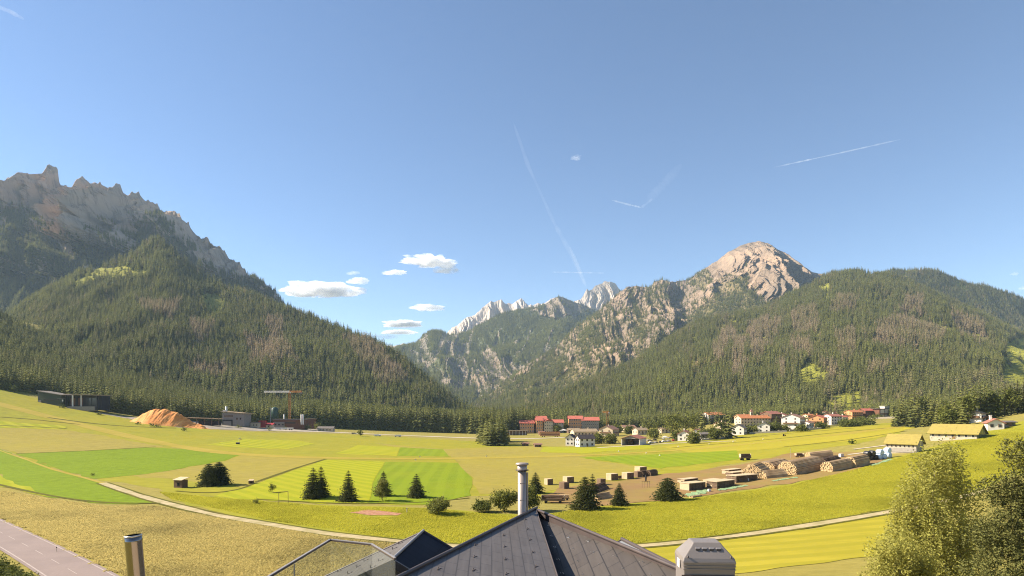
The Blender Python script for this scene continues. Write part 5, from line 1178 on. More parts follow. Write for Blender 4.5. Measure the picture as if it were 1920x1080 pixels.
# white lodge tent by the car park
o, k = ind(1247, 824, 'pavilion', 'small white pavilion roof beside the parked cars', 'pavilion')
m = MB(); m.add([(-6*k, -3*k, 4*k), (6*k, -3*k, 4*k), (6*k, 3*k, 4*k), (-6*k, 3*k, 4*k), (0, 0, 7*k)], [(0, 1, 4), (1, 2, 4), (2, 3, 4), (3, 0, 4), (3, 2, 1, 0)]); m.build('roof', WA['white'], o)
for sx in (-5.4, 5.4):
    for sy in (-2.6, 2.6): m = MB(); m.box((sx*k, sy*k, 2*k), (.5*k, .5*k, 4*k)); m.build('post', M_steel, o)
for a, b, L_, h_, rz, lb, mt in ((1440, 812, 70, 3, 7, 'low pale garden wall in front of the grey roofed houses', 'stone'), (1340, 824, 50, 3, 9, 'low pale wall in front of the grey barn', 'stone'), (1655, 785, 60, 3, 4, 'low pale wall below the modern house', 'stone'), (1510, 807, 60, 3.5, 10, 'low wall below the white chalet', 'stone')):
    o, k = ind(a, b, 'garden_wall', lb, 'wall', 0); pts = [G(a-L_/2+L_*i/8, b+ (4-i)*.45*rz/8) for i in range(9)]; m = MB()
    for q, w_ in zip(pts, pts[1:]):
        c = (q+w_)/2-o.location; d = w_-q; m.box((c.x, c.y, h_*k/2+c.z-.4), (Vector((d.x, d.y)).length*1.01, .5, h_*k+.8), 0, math.atan2(d.y, d.x))
    m.build('wall_body', WA[mt], o); m = MB(); 
    for q, w_ in zip(pts, pts[1:]):
        c = (q+w_)/2-o.location; d = w_-q; m.box((c.x, c.y, h_*k+c.z+.08), (Vector((d.x, d.y)).length*1.01, .7, .16), 0, math.atan2(d.y, d.x))
    m.build('coping', WA['white'], o)
# hangar garden hedge
o, k = ind(1620, 790, 'hedge', 'long low dark hedge above the yellow meadow', 'hedge')
bl = [(q.x-o.location.x, q.y-o.location.y, q.z-o.location.z+2, 4, 3, 3) for q in [G(1575+6*i, 798-1.1*i) for i in range(14)]]
V, Q, cc = leaf_cloud(bl, 3500, .6, 78, 0, .4); obj('foliage', npmesh('foliage', V, Q, [M_broad], False), o)

# big mossy barn and the shed in front
p = G(1795, 822); k = p.y/F
house(p, R(-54), 74*k, 46*k, 11*k, 34, WA['stone'], RO['moss'], 'big barn with a wide mossy yellow roof and glazed gable', 'barn', 'barn', over=1.0, win=(7, 1), gable_win=False, chimney=False, frame=M_whiteframe)
bar = [o for o in COL.objects if o.name.startswith('barn') and o.type == 'EMPTY'][-1]
for i in range(5):
    y = (-18+9*i)*k; hh = 10*k+(23*k-abs(y))*math.tan(R(34))*.85
    m = MB(); m.box((38*k+.06, y, hh/2), (.3, 8*k, hh)); m.build('gable_glazing', M_noise('greenish_glass_%d' % i, (.12, .14, .11), (.09, .11, .09), .4, rough=.25, spec=.5), bar)
p = G(1696, 847); k = p.y/F
sh_ = house(p, R(-50), 50*k, 40*k, 17*k, 38, WA['stone'], RO['moss'], 'pale shed with a mossy roof and a row of small dark windows', 'shed', 'shed', over=.8, win=(0, 0), gable_win=False, chimney=False, door=False)
for i in range(7): window(sh_, ((-22+7*i)*k, -20*k-.03, 11.5*k), 2.2*k, 3.4*k, 0)
m = MB(); m.box((0, -20*k-.12, 4*k), (51*k, .2, 7.5*k)); m.build('plinth', M_noise('grey_concrete', (.36, .31, .26), (.28, .25, .21), 1), sh_)

# field pole, windsock and markers
o, k = ind(1482, 860, 'pole', 'thin pale pole standing in the timber yard', 'pole'); m = MB(); m.tube((0, 0, 0), (0, 0, 19*k), .35*k, .25*k, 8); m.build('shaft', WA['stone'], o); m = MB(); m.box((0, 0, 19.3*k), (1*k, 1*k, .6*k)); m.build('cap', M_steel, o)
o, k = ind(448, 833, 'windsock', 'white and red windsock on a pole at the mown strip', 'windsock'); m = MB(); m.tube((0, 0, 0), (0, 0, 12*k), .3*k, n=8); m.build('pole', M_whitem, o)
m = MB(); m.tube((0, 0, 11.4*k), (2.6*k, 0, 10.2*k), .9*k, .7*k, 12); m.build('sock', WA['white'], o); m = MB(); m.tube((2.65*k, 0, 10.2*k), (4.6*k, 0, 8.4*k), .7*k, .4*k, 12); m.build('sock_tip', WA['red'], o)
o, k = ind(446, 833, 'equipment_box', 'small dark box at the foot of the windsock', 'box'); m = MB(); m.box((0, 0, 1.6*k), (6*k, 3*k, 3.2*k)); m.build('body', WA['dark'], o); m = MB(); m.box((0, 0, 3.4*k), (6.6*k, 3.6*k, .4*k)); m.build('lid', WA['grey'], o)
for i, (a, b) in enumerate(((1212, 850), (1272, 838), (1160, 847), (1375, 829), (1431, 824), (787, 857), (779, 863), (912, 856), (1330, 833), (1237, 855))):
    p = G(a, b); m = MB(); m.prism([(-.55, -.25, 0), (.55, -.25, 0), (0, -.25, .8)], (0, .5, 0)); tag(m.build('airfield_marker', WA['white'], None, p), 'small white marker on the mown airstrip', 'marker', 'white markers of the airstrip')
# yellow glider-like mower and dark implement in the yellow meadow
o, k = ind(1470, 818, 'tractor', 'small yellow tractor working in the yellow meadow', 'tractor')
m = MB(); m.box((0, 0, 2*k), (6*k, 2.4*k, 1.6*k)); m.box((2*k, 0, 2.9*k), (2.6*k, 1.8*k, .9*k)); m.build('body', M_noise('yellow_paint', (.6, .4, .03), (.5, .34, .03), 2, rough=.5), o); m = MB(); m.box((-1.2*k, 0, 3.6*k), (2.2*k, 2*k, 1.8*k)); m.build('cab', M_glass, o)
for x, r_ in ((-1.8, 1.3), (2.3, .85)):
    for sy in (-1.3, 1.3): m = MB(); m.tube((x*k, (sy-.3)*k, r_*k), (x*k, (sy+.3)*k, r_*k), r_*k, n=14); m.build('wheel', M_rubber, o)
mleaf(1598, 832, 828, 9, 'small dark bush on the field edge below the village', 371, M_broad, 200, .4, k=2)
# ------------------------------------------------------------------ timber yard
M_logend = M_noise('log_cut_ends', (.66, .48, .26), (.5, .34, .17), 3)
M_logbark = M_noise('pale_log_bark', (.46, .315, .18), (.35, .235, .13), 1.2, (.50, .36, .215), .3, stretch=(1, 1, 1), bump=.6)
M_logdark = M_noise('dark_log_bark', (.13, .080, .050), (.085, .055, .036), 1.2, (.17, .11, .07), .3, bump=.6)
M_plank = M_noise('pale_planks', (.52, .40, .25), (.44, .33, .2), 2, stretch=(1, 1, 3))
M_plankd = M_noise('brown_planks', (.24, .155, .095), (.15, .10, .065), 3, stretch=(1, 1, 3))
def log_pile(a, b, wid, hgt, label, r0=.18, dark=False, name='log_pile', round_=.5, group=None, seed=0, n=7):
    """logs laid parallel from a to b (ground points along the near side), heaped 'wid' deep and 'hgt' high"""
    a, b = Vector(a), Vector(b); d = (b-a); L = Vector((d.x, d.y)).length; rz = math.atan2(d.y, d.x); rr = random.Random(seed)
    pitch = d.z/max(L, .1)
    bark = MB(); rows = max(2, int(hgt/(r0*1.75)))
    for j in range(rows):
        f = (j+.5)/rows; half = wid/2*(1-max(0, f-round_)**1.6*1.9) if f > round_ else wid/2
        m_ = max(2, int(2*half/(2*r0))); z = r0+j*r0*1.75
        for i in range(m_):
            edge = j == rows-1 or i in (0, m_-1)
            y = wid/2-half+(i+.5)*2*half/m_+(.5*r0 if j % 2 else 0)*.6; q = r0*rr.uniform(.82, 1.1); x0, x1 = rr.uniform(-.25, .25), L+rr.uniform(-.25, .25)
            zz = z+rr.uniform(-.05, .05)*hgt*.3
            if edge or True:
                k = len(bark.v); bark.tube((x0, y, zz), (x1, y, zz+pitch*L), q, q*rr.uniform(.85, 1), n, caps=False)
                for x, q2, zz2 in ((x0-.005, q, zz), (x1+.005, q, zz+pitch*L)):
                    bark.add([(x, y+q2*math.cos(6.2832*t/n), zz2+q2*math.sin(6.2832*t/n)) for t in range(n)], [tuple(range(n))], 1)
    return tag(bark.build(name, [M_logdark if dark else M_logbark, M_plankd if dark else M_logend], None, a, rz), label, 'log pile', group)
def lp(pa, pb, hpx, wid, label, **k):
    a, b = G(*pa), G(*pb); return log_pile(a, b, wid, size_at(a, hpx), label, **k)
lp((1493, 891), (1547, 879), 24, 7.5, 'largest log pile with a long straight side and pale cut ends', seed=1)
lp((1432, 897), (1446, 892), 26, 8.0, 'tall arched log pile with a dark opening at its right', seed=2, round_=.35)
lp((1398, 893), (1425, 893), 21, 8.5, 'wide rounded log pile at the left of the tall arched one', seed=12, round_=.35)
lp((1437, 898), (1477, 894), 15, 5.0, 'low log pile in front of the arched log pile', seed=3, round_=.3)
lp((1452, 880), (1484, 872), 13, 9, 'flat topped log pile behind the largest log pile', seed=4)
lp((1562, 885), (1600, 877), 19, 5.0, 'long low log pile right of the largest log pile', seed=5)
lp((1605, 877), (1632, 871), 20, 5.0, 'shorter log pile at the right end of the low row', seed=6)
lp((1520, 861), (1562, 856), 12, 4.0, 'orange brown log stack standing back on the grass', seed=7)
lp((1550, 873), (1577, 866), 12, 4.5, 'dark log pile behind the low row', seed=8, dark=True)
lp((1118, 926), (1143, 916), 13, 4, 'heap of dark logs behind the broad bushy spruce', seed=9, dark=True, round_=.1)
lp((1122, 938), (1148, 934), 13, 2.5, 'low heap of red brown logs beside the broad bushy spruce', seed=10, dark=False, round_=.2)
lp((1160, 898), (1174, 896), 5, 2.0, 'small low heap of round timber between two plank stacks', seed=13, dark=True)
# dark sided long stacks with pale boarded tops
def wood_stack(pa, pb, hpx, dep, label, seed=0, roofed=True):
    a, b = G(*pa), G(*pb); d = b-a; L = Vector((d.x, d.y)).length; rz = math.atan2(d.y, d.x); h = size_at(a, hpx); rr = random.Random(seed)
    o = empty('wood_stack', a, rz); tag(o, label, 'wood stack')
    m = MB(); n = max(3, int(L/1.4))
    for i in range(n):
        for j in range(4):
            for q in range(2):
                m.box((L*(i+.5)/n, dep*(.25+.5*q), h*(.1+.8*(j+.5)/4)), (L/n*rr.uniform(.86, .96), dep*.47, h*.19*rr.uniform(.9, 1)))
    m.build('timber', M_logdark, o)
    m = MB(); m.box((L/2, dep/2, h*.96), (L*1.03, dep*1.1, h*.07)); m.build('cover_boards', M_plank, o)
    m = MB()
    for x in (.02, .98): m.box((L*x, dep/2, h*.5), (.25, dep*.98, h*.98))
    m.build('end_frame', M_plank, o)
    m = MB()
    for i in range(n+1): m.box((L*i/n, dep/2, .12), (.22, dep*1.05, .24))
    m.build('bearers', M_plankd, o); return o
wood_stack((1292, 921), (1323, 916), 15, 4.0, 'dark wood stack with pale cover boards beside the round spruce', 1)
wood_stack((1283, 906), (1309, 901), 7, 3.0, 'low pale wood stack behind the stack beside the round spruce', 2)
wood_stack((1344, 917), (1378, 910), 14, 4.0, 'dark wood stack in the middle of the front row of stacks', 3)
wood_stack((1332, 908), (1352, 904), 8, 3.0, 'short wood stack behind the middle front stack', 8)
wood_stack((1380, 906), (1421, 899), 14, 4.0, 'dark wood stack at the right of the front row of stacks', 4)
wood_stack((1374, 897), (1404, 891), 11, 3.0, 'dark wood stack just behind the right front stack', 5)
wood_stack((1366, 890), (1390, 885), 9, 3.0, 'rearmost low dark wood stack in the front group', 6)
# bundles of planks: pale left end, ribbed front, shade painted in brown slats
def planks(px, base, wpx, hpx, label, rz=28, seed=0, dark=False):
    p = G(px, base); k = p.y/F; w = wpx*k*.82; h = hpx*k*.93; o = empty('plank_stack', p, R(rz)); tag(o, label, 'plank stack'); rr = random.Random(seed)
    m = MB(); n = 7; L = 6
    for j in range(L):
        for i in range(n): m.box((-w/2+w*(i+.5)/n, 0, h*(j+.5)/L+.1), (w/n*.86, w*.95*rr.uniform(.97, 1.02), h/L*.8))
    m.build('planks', M_plankd if dark else M_plank, o)
    m = MB()
    for i in range(8): m.box((-w/2+w*(i+.5)/8, -w*.49, h*.5), (w/8*.7, .16, h*.98))
    m.build('shaded_front_slats', M_plankd, o)
    m = MB()
    for y in (-.35, 0, .35): m.box((0, w*y, .05), (w*1.02, .2, .1))
    m.build('bearers', M_logdark, o); return o
planks(1028.5, 909, 15, 12, 'pale plank stack with a ribbed front, leftmost of the stacks in the grass', seed=1)
planks(1065.5, 905, 19, 12, 'pale plank stack behind a darker one near the broad spruce', seed=2)
planks(1057.5, 916, 17, 13, 'dark brown plank stack in front of a paler one', seed=3, dark=True, rz=40)
planks(1127, 909, 15, 12, 'grey brown plank stack just right of the broad bushy spruce', seed=4, dark=True)
planks(1147.5, 900, 20, 13, 'long pale plank stack alone left of the big group', seed=5)
planks(1177, 898, 20, 13, 'pale plank stack at the left end of the big group', seed=6)
planks(1196, 895, 14, 12, 'brown plank stack in the middle of the big group', seed=7, dark=True)
planks(1201, 889, 20, 15, 'tall pale plank stack rising at the back of the big group', seed=8)
lp((1206, 894), (1219, 892), 11, 3.0, 'dark round log heap right of the plank stacks', seed=14, dark=True)
lp((1221, 893), (1234, 890), 11, 3.0, 'dark log heap at the right end of the plank stacks', seed=15, dark=True)
# trailer loaded with logs, wagons
def wagon(px, base, wpx, hpx, label, rz=-8, load=M_logdark, name='farm_trailer', cat='trailer'):
    p = G(px, base); k = p.y/F; w = wpx*k; h = hpx*k; o = empty(name, p, R(rz)); tag(o, label, cat)
    m = MB(); m.box((0, 0, h*.36), (w, w*.32, h*.16)); m.box((w*.56, 0, h*.33), (w*.16, .14, .14)); m.build('bed', M_plankd, o)
    m = MB()
    for sx in (-.48, .48): m.box((sx*w, 0, h*.62), (.14, w*.32, h*.5))
    m.build('end_board', M_plank, o)
    m = MB(); rr = random.Random(int(px))
    for j in range(3):
        for i in range(5-j): y = -w*.14+w*.28*(i+.5+.5*j)/5; m.tube((-w*.46+rr.uniform(0, .2), y, h*(.5+.15*j)), (w*.46-rr.uniform(0, .8), y, h*(.5+.15*j)), h*.085, n=8)
    m.build('load', load, o)
    for x in (-.3, .3):
        for sy in (-1, 1): m = MB(); m.tube((x*w, sy*w*.15-.12, h*.15), (x*w, sy*w*.15+.12, h*.15), h*.15, n=14); m.build('wheel', M_rubber, o)
    return o
wagon(1037, 943, 44, 17, 'farm trailer loaded with dark logs left of the broad spruce')
wagon(1058, 938, 18, 12, 'short cart with red brown timber right behind the log trailer', load=M_logbark)
wagon(1397, 863, 21, 14, 'dark loaded wagon standing alone on the green field', rz=10)
wagon(1499, 857, 17, 8, 'dark wagon at the back of the timber yard', rz=12)
# wrapped bales: cylinders lying on the ground
M_wrapw = M_noise('blue_white_wrap', (.55, .66, .78), (.42, .52, .66), 1.2, rough=.35, spec=.5); M_wrapk = M_noise('black_wrap', (.025, .022, .022), (.04, .034, .032), 1.5, rough=.4, spec=.5)
def bale(px, base, hpx, label, mat, rz, grp, lift=0):
    p = G(px, base); r_ = size_at(p, hpx)/2; prof = [(0, -1.0), (.86, -1.0), (.97, -.93), (1, -.8), (1, .8), (.97, .93), (.86, 1.0), (0, 1.0)]
    m = MB(); m.lathe([(a*r_, b*r_) for a, b in prof], (0, 0, 0), 18); Rm = Matrix.Rotation(R(90), 3, 'X'); m.v = [tuple(Rm @ Vector(q)) for q in m.v]
    o = m.build('wrapped_bale', mat, None, p+Vector((0, 0, r_*.97+lift*r_*1.75)), R(rz)); tag(o, label, 'bale', grp)
for i, (a, b, lf) in enumerate(((1624, 864, 0), (1632, 863, 0), (1640, 862, 0), (1626, 864, 1), (1635, 863, 1))): bale(a, b, 10, 'black wrapped bale stacked left of the pale blue bales', M_wrapk, 20, 'black wrapped bales', lf)
for i, (a, b, lf) in enumerate(((1648, 861, 0), (1656, 860, 0), (1665, 858, 0), (1650, 861, 1), (1664, 858, 1))): bale(a, b, 10, 'pale blue wrapped bale stacked beside the shed', M_wrapw, 20, 'pale blue wrapped bales', lf)
p = G(1577, 857); k = p.y/F; o = empty('water_tank', p, .4); tag(o, 'small white tank in a cage behind the log piles', 'tank'); m = MB(); m.box((0, 0, 3.4*k), (7*k, 5*k, 5.6*k)); m.build('tank', M_whitem, o); m = MB()
for x in (-3.6, 0, 3.6):
    for y in (-2.6, 2.6): m.box((x*k, y*k, 3.2*k), (.3*k, .3*k, 6.4*k))
m.box((0, 0, .4*k), (7.6*k, 5.6*k, .6*k)); m.build('cage', M_steel, o)
# mint green sheeting crumpled along the front of the yard
M_tarp = M_noise('mint_green_sheet', (.26, .36, .17), (.19, .27, .13), .8, rough=.5, bump=.6)
def tarp(line, w, label, seed):
    pts = [G(*q) for q in line]; c0 = pts[0]; V = []; n = 40; mm = 9
    for i in range(n):
        f = i/(n-1)*(len(pts)-1); a = int(min(f, len(pts)-2)); q = pts[a].lerp(pts[a+1], f-a)
        for j in range(mm):
            y = (j/(mm-1)-.5)*w*(1+.5*float(vnoise(i*.3, 0, 0, seed))); z = .22+.35*abs(float(vnoise(i*.45, j*.6, 0, seed+1)))*(1-abs(2*j/(mm-1)-1)**2)
            V.append((q.x-c0.x, q.y+y-c0.y, float(gz(q.x, q.y+y))+z*.9-c0.z))
    I = np.arange(n*mm).reshape(n, mm); Q = np.stack([I[:-1, :-1], I[:-1, 1:], I[1:, 1:], I[1:, :-1]], -1).reshape(-1, 4)
    tag(obj('tarpaulin', npmesh('tarpaulin', V, Q, [M_tarp]), None, c0), label, 'tarpaulin')
tarp([(1286, 930), (1305, 926), (1326, 920)], 6, 'mint green sheet on the ground in front of the dark wood stack', 1)
tarp([(1345, 920), (1375, 915), (1400, 911)], 3.5, 'mint green sheet along the middle front wood stack', 2)
tarp([(1448, 903), (1470, 899), (1495, 896)], 2, 'pale green sheet in front of the low log pile', 3)
tarp([(1632, 874), (1655, 867), (1670, 862)], 2.5, 'pale green sheet in front of the wrapped bales', 4)
for a, b, lb in ((1330, 922, 'white box left of the middle front wood stack'), (1392, 903, 'small white bundle in front of the right wood stack'), (1401, 902, 'another small white bundle beside the first one')):
    p = G(a, b); k = p.y/F; o = empty('wrapped_bundle', p, .3); tag(o, lb, 'bundle'); m = MB(); m.box((0, 0, 2.6*k), (5*k, 4*k, 5*k)); m.build('wrap', WA['white'], o); m = MB(); m.box((0, 0, 2.6*k), (1*k, 4.1*k, 5.1*k)); m.build('strap', WA['grey'], o)
lp((1300, 934), (1318, 931), 3, 1.6, 'low rubbish of thin brown logs at the front of the yard', seed=31, r0=.14)

# small huts and frames in the meadow
def hut(px, base, wpx, hpx, label, rz=-18):
    p = G(px, base); k = p.y/F; w, h = wpx*k*.86, hpx*k; d = w*.7; o = empty('wooden_hut', p, R(rz)); tag(o, label, 'hut'); m = MB(); n = 6
    for j in range(n):
        z = h*.76*(j+.5)/n
        for c, dd in (((0, -d/2, z), (w, .16, h*.76/n*.9)), ((0, d/2, z), (w, .16, h*.76/n*.9)), ((-w/2, 0, z), (.16, d, h*.76/n*.9)), ((w/2, 0, z), (.16, d, h*.76/n*.9))): m.box(c, dd)
    m.build('wall', WA['wood'], o)
    m = MB(); m.slab([(-w*.58, -d*.7, h*.78), (w*.58, -d*.7, h*.78), (w*.58, d*.7, h), (-w*.58, d*.7, h)], .14); m.build('roof', M_plank, o)
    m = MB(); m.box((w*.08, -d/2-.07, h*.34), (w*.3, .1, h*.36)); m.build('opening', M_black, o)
hut(339, 914, 22, 19, 'small weathered wooden hut in the tan meadow beside the spruces')
hut(471, 907, 9, 8, 'tiny dark hut near the ditch right of the spruces', 10)
p = G(527, 948); k = p.y/F; o = empty('clothes_stand', p); tag(o, 'thin wooden frame of two posts and a crossbar beside a sapling', 'frame'); m = MB()
m.tube((-4*k, 0, 0), (-4.4*k, 0, 24*k), .5*k, n=6); m.build('post', M_plankd, o); m = MB(); m.tube((4*k, 4, 0), (3.6*k, 4, 24*k), .5*k, n=6); m.build('post', M_plankd, o); m = MB(); m.tube((-16*k, 0, 24.5*k), (5*k, 3, 24*k), .5*k, n=6); m.build('crossbar', M_plankd, o)
p = G(763, 962); k = p.y/F; o = empty('marker_post', p); tag(o, 'short pale post with a box at the end of the bark patch', 'post'); m = MB(); m.tube((0, 0, 0), (0, 0, 9*k), .8*k, n=8); m.build('shaft', WA['stone'], o); m = MB(); m.box((0, 0, 9*k), (2.2*k, 2*k, 1.6*k)); m.build('cap', WA['stone'], o)
p = G(106, 1036); k = p.y/F; o = empty('delineator_post', p); tag(o, 'thin roadside post with a dark head beside the asphalt road', 'post'); m = MB(); m.tube((0, 0, 0), (0, 0, 9*k), .35*k, n=8); m.build('shaft', WA['stone'], o); m = MB(); m.box((0, 0, 9.6*k), (1.4*k, .8*k, 2.4*k)); m.build('head', WA['dark'], o)
p = G(1211, 915); k = p.y/F; o = empty('rail_fence', p); tag(o, 'thin wooden frame with a dark hanging sack on the bare dirt', 'frame'); m = MB()
for x in (-7, -2, 3, 7): m.tube((x*k, 0, 0), (x*k, 0, 13*k), .3*k, n=5)
m.tube((-8*k, 0, 12*k), (8*k, 0, 12*k), .3*k, n=5); m.build('rails', M_plankd, o); m = MB(); m.lathe([(0, 12*k), (1.3*k, 13*k), (1.7*k, 19*k), (1.2*k, 24*k), (.2*k, 25*k)], (0, 0, 0), 10); m.build('sack', WA['dark'], o)

# ------------------------------------------------------------------ the house under the camera
def M_shingle(name, base, seam, hi, su=.42, sv=.62, rough=.5, metal=.0, bump=.6, spec=.3):
    t = NT(name); co = t.pos('uv'); b = t.n('ShaderNodeTexBrick'); b.offset = .5
    for n_, x in (('Scale', 1.0), ('Mortar Size', .012), ('Brick Width', sv), ('Row Height', su), ('Mortar Smooth', .3), ('Bias', 0.0)): b.inputs[n_].default_value = x
    b.inputs['Color1'].default_value = rgba(base); b.inputs['Color2'].default_value = rgba(hi); b.inputs['Mortar'].default_value = rgba(seam); t.l(co, b.inputs['Vector'])
    n1 = t.noise(co, 1.2, 5, .65); n2 = t.noise(t.mapping(co, scale=(1, 12, 1)), .9, 4, .6)
    c = t.mix(t.maprange(n1, .3, .75, 0, .45), b.outputs['Color'], v(base, .66)); c = t.mix(t.maprange(n2, .45, .75, 0, .5), c, v(hi, 1.25)); n5 = t.noise(co, 9, 4, .7); c = t.mix(t.maprange(n5, .55, .8, 0, .35), c, v(base, .5))
    return t.bsdf(c, rough, metal, spec, b.outputs['Fac'], -bump, .02)
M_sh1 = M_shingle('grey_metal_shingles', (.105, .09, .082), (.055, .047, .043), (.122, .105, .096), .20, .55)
M_sh2 = M_shingle('shaded_metal_shingles', (.055, .044, .037), (.012, .010, .009), (.068, .055, .046), .27, .62)  # same shingles darkened: shade of the right slope put into the colour
M_solar = M_shingle('dark_blue_panels', (.012, .014, .024), (.004, .004, .006), (.016, .018, .03), .5, .3, .6, 0, .3, .08)
M_trim = M_noise('dark_roof_trim', (.085, .062, .055), (.06, .045, .042), 2, rough=.45, spec=.4)
M_trimlight = M_noise('pale_metal_trim', (.34, .31, .30), (.28, .255, .25), 2, rough=.4, metal=.3)
M_bright = M_noise('bright_steel', (.62, .60, .58), (.5, .48, .46), 2, metal=.85, rough=.35)
M_inox = M_noise('stainless_flue', (.44, .36, .31), (.36, .295, .255), .8, metal=.45, rough=.42, stretch=(1, 1, .2))
M_inoxd = M_noise('dark_polished_flue', (.30, .27, .255), (.22, .20, .19), .8, metal=.95, rough=.16, stretch=(1, 1, .2))
M_gableboard = M_noise('weathered_boards', (.46, .35, .28), (.27, .2, .16), 3.0, (.54, .43, .35), .9, stretch=(3, 3, .25), bump=.5)

def plane_uv(o, quad):
    q = [Vector(p) for p in quad]; u = (q[1]-q[0]).normalized(); n_ = u.cross(q[2]-q[0]).normalized(); w = n_.cross(u)
    me = o.data; uv = me.uv_layers.new(name='uv')
    for lp_ in me.loops: c = me.vertices[lp_.vertex_index].co; uv.data[lp_.index].uv = (u.dot(c-q[0]), w.dot(c-q[0]))
def sheet(name, quad, th, mat, parent, base):
    q = [Vector(p)-base for p in quad]; m = MB(); m.slab(q, th); o = m.build(name, mat, parent); plane_uv(o, q); return o
def hooks(quad, nu, nv, parent, base, mat, size=.10, jit=0, skip=lambda u, w: False):
    q = [Vector(p)-base for p in quad]; nrm = (q[1]-q[0]).cross(q[3]-q[0]).normalized()
    if nrm.z < 0: nrm = -nrm
    for j in range(nv):
        for i in range(nu):
            u, w = (i+.5+(.5 if j % 2 else 0)*.9)/nu, (j+.6)/nv
            if u > .97 or skip(u, w): continue
            a = q[0].lerp(q[1], u); b = q[3].lerp(q[2], u); p = a.lerp(b, w); d = (b-a).normalized()
            m = MB(); m.tube(p, p+d*size, .008, n=5); m.tube(p+d*size, p+d*size+nrm*.05-d*.015, .008, n=5); m.box(p+nrm*.003, (.03, .03, .012)); m.build('snow_hook', mat, parent)
Ap, Lp, Rp = P(1005, 955, 16), P(762, 1079, 9.4), P(1274, 1067, 9.9)
Np = P(1049, 1092, 10.6)
root = empty('house', (0, 9, 14.0)); base = Vector((0, 9, 14.0)); tag(root, 'house below the camera with dark grey metal shingle roofs', 'house')
# left plane (sunlit), extended below the frame
def ext(a, b, k): return a+(b-a)*k
N2 = ext(Ap, Np, 1.5); L2 = ext(Ap, Lp, 1.35); R2 = ext(Ap, Rp, 1.2)
lq = [Ap, N2, L2+(N2-Ap)*.55, L2]
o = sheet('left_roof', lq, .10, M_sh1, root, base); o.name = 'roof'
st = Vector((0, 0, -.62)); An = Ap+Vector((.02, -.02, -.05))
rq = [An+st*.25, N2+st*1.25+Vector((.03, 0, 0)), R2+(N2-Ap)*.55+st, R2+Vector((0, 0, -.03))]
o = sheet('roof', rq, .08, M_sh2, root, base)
m = MB(); m.prism([Ap-base+Vector((.012, 0, -.103)), N2-base+Vector((.012, 0, -.103)), N2-base+Vector((.012, 0, -.62)), Ap-base+Vector((.012, 0, -.30))], Vector((.02, 0, 0))); m.build('hip_fascia', NT('dark_blue_fascia').bsdf((.04, .042, .052), .4), root)
m = MB()
for a, b in ((Ap, L2),): 
    d = (b-a).normalized(); m.tube(a-base+Vector((0, .05, .03))-d*.1, b-base+Vector((0, .05, .03)), .034, n=8); m.box((a+b)/2-base+Vector((.02, .12, -.09)), ((b-a).length, .05, .24), 0, math.atan2(d.y, d.x), -math.asin(d.z))
m.build('ridge_cap', M_trim, root)
m = MB(); a, b = Ap, R2; d = (b-a).normalized(); m.tube(a-base+Vector((0, .05, -.01)), b-base+Vector((0, .05, .0)), .036, n=8); m.box((a+b)/2-base+Vector((0, .12, -.10)), ((b-a).length, .05, .22), 0, math.atan2(d.y, d.x), -math.asin(d.z)); m.build('ridge_cap', M_trim, root)
m = MB(); m.tube(Ap-base+Vector((0, 0, .012)), N2-base+Vector((0, 0, .012)), .014, n=6); m.build('hip_trim', M_trim, root)
# far slopes and body of the house
m = MB(); dn = Vector((0, 3.2, -2.2)); dl = Vector((-2.6, 3.0, -2.2)); dr = Vector((2.6, 3.0, -2.2)); m.slab([Ap-base+Vector((0, .2, -.1)), L2-base+Vector((0, .2, -.1)), L2-base+dl, Ap-base+dl], .08); m.slab([Ap-base+Vector((0, .2, -.1)), R2-base+Vector((0, .2, -.1)), R2-base+dr, Ap-base+dr], .08); m.build('rear_roof', M_sh2, root)
m = MB(); m.box((-.2, 0.6, 3.6), (6.2, 8.0, 9.6)); m.box((0, -6, 3.2), (9, 8, 9.0)); m.build('wall', WA['cream'], root)
hooks(lq, 9, 6, root, base, M_trim, .11); hooks(rq, 11, 7, root, base, M_bright, .13)

# tall steel chimney with cap and side pipe
cb = P(979, 966, 15.4); c = empty('chimney', cb+Vector((0, 0, -.6))); tag(c, 'tall stainless steel chimney with a cap behind the roof tip', 'chimney'); k = 15.4/F
z0 = .6; ht = 84*k
m = MB(); m.lathe([(8.0*k, 0), (8.0*k, z0+ht), (7.2*k, z0+ht)], n=32); m.build('pipe', M_inox, c)
m = MB(); m.lathe([(8.6*k, z0+ht-1*k), (12.6*k, z0+ht+.2*k), (12.6*k, z0+ht+1.2*k), (9*k, z0+ht+1.8*k)], n=32); m.build('flange', M_trim, c)
m = MB(); m.lathe([(9.2*k, z0+ht+1.5*k), (9.2*k, z0+ht+9*k), (8*k, z0+ht+9.4*k)], n=32); m.build('collar', M_inox, c)
m = MB(); m.lathe([(9.6*k, z0+ht+9.2*k), (12.2*k, z0+ht+10.4*k), (12.2*k, z0+ht+13*k), (10.8*k, z0+ht+14*k), (0, z0+ht+14.8*k)], n=32); m.build('cap', M_inox, c)
for zz in (.35, .72): m = MB(); m.lathe([(8.05*k, z0+ht*zz-.5*k), (8.4*k, z0+ht*zz-.4*k), (8.4*k, z0+ht*zz+.4*k), (8.05*k, z0+ht*zz+.5*k)], n=32); m.build('joint_band', M_inox, c)
m = MB(); m.tube((9.8*k, 1.5*k, 0), (9.8*k, 1.5*k, z0+ht-4*k), 1.7*k, n=12); m.build('side_pipe', M_inox, c)
m = MB(); m.box((-3.5*k, -7.8*k, z0+ht*.52), (.1*k, .5*k, ht*.8)); m.build('seam', M_trim, c)

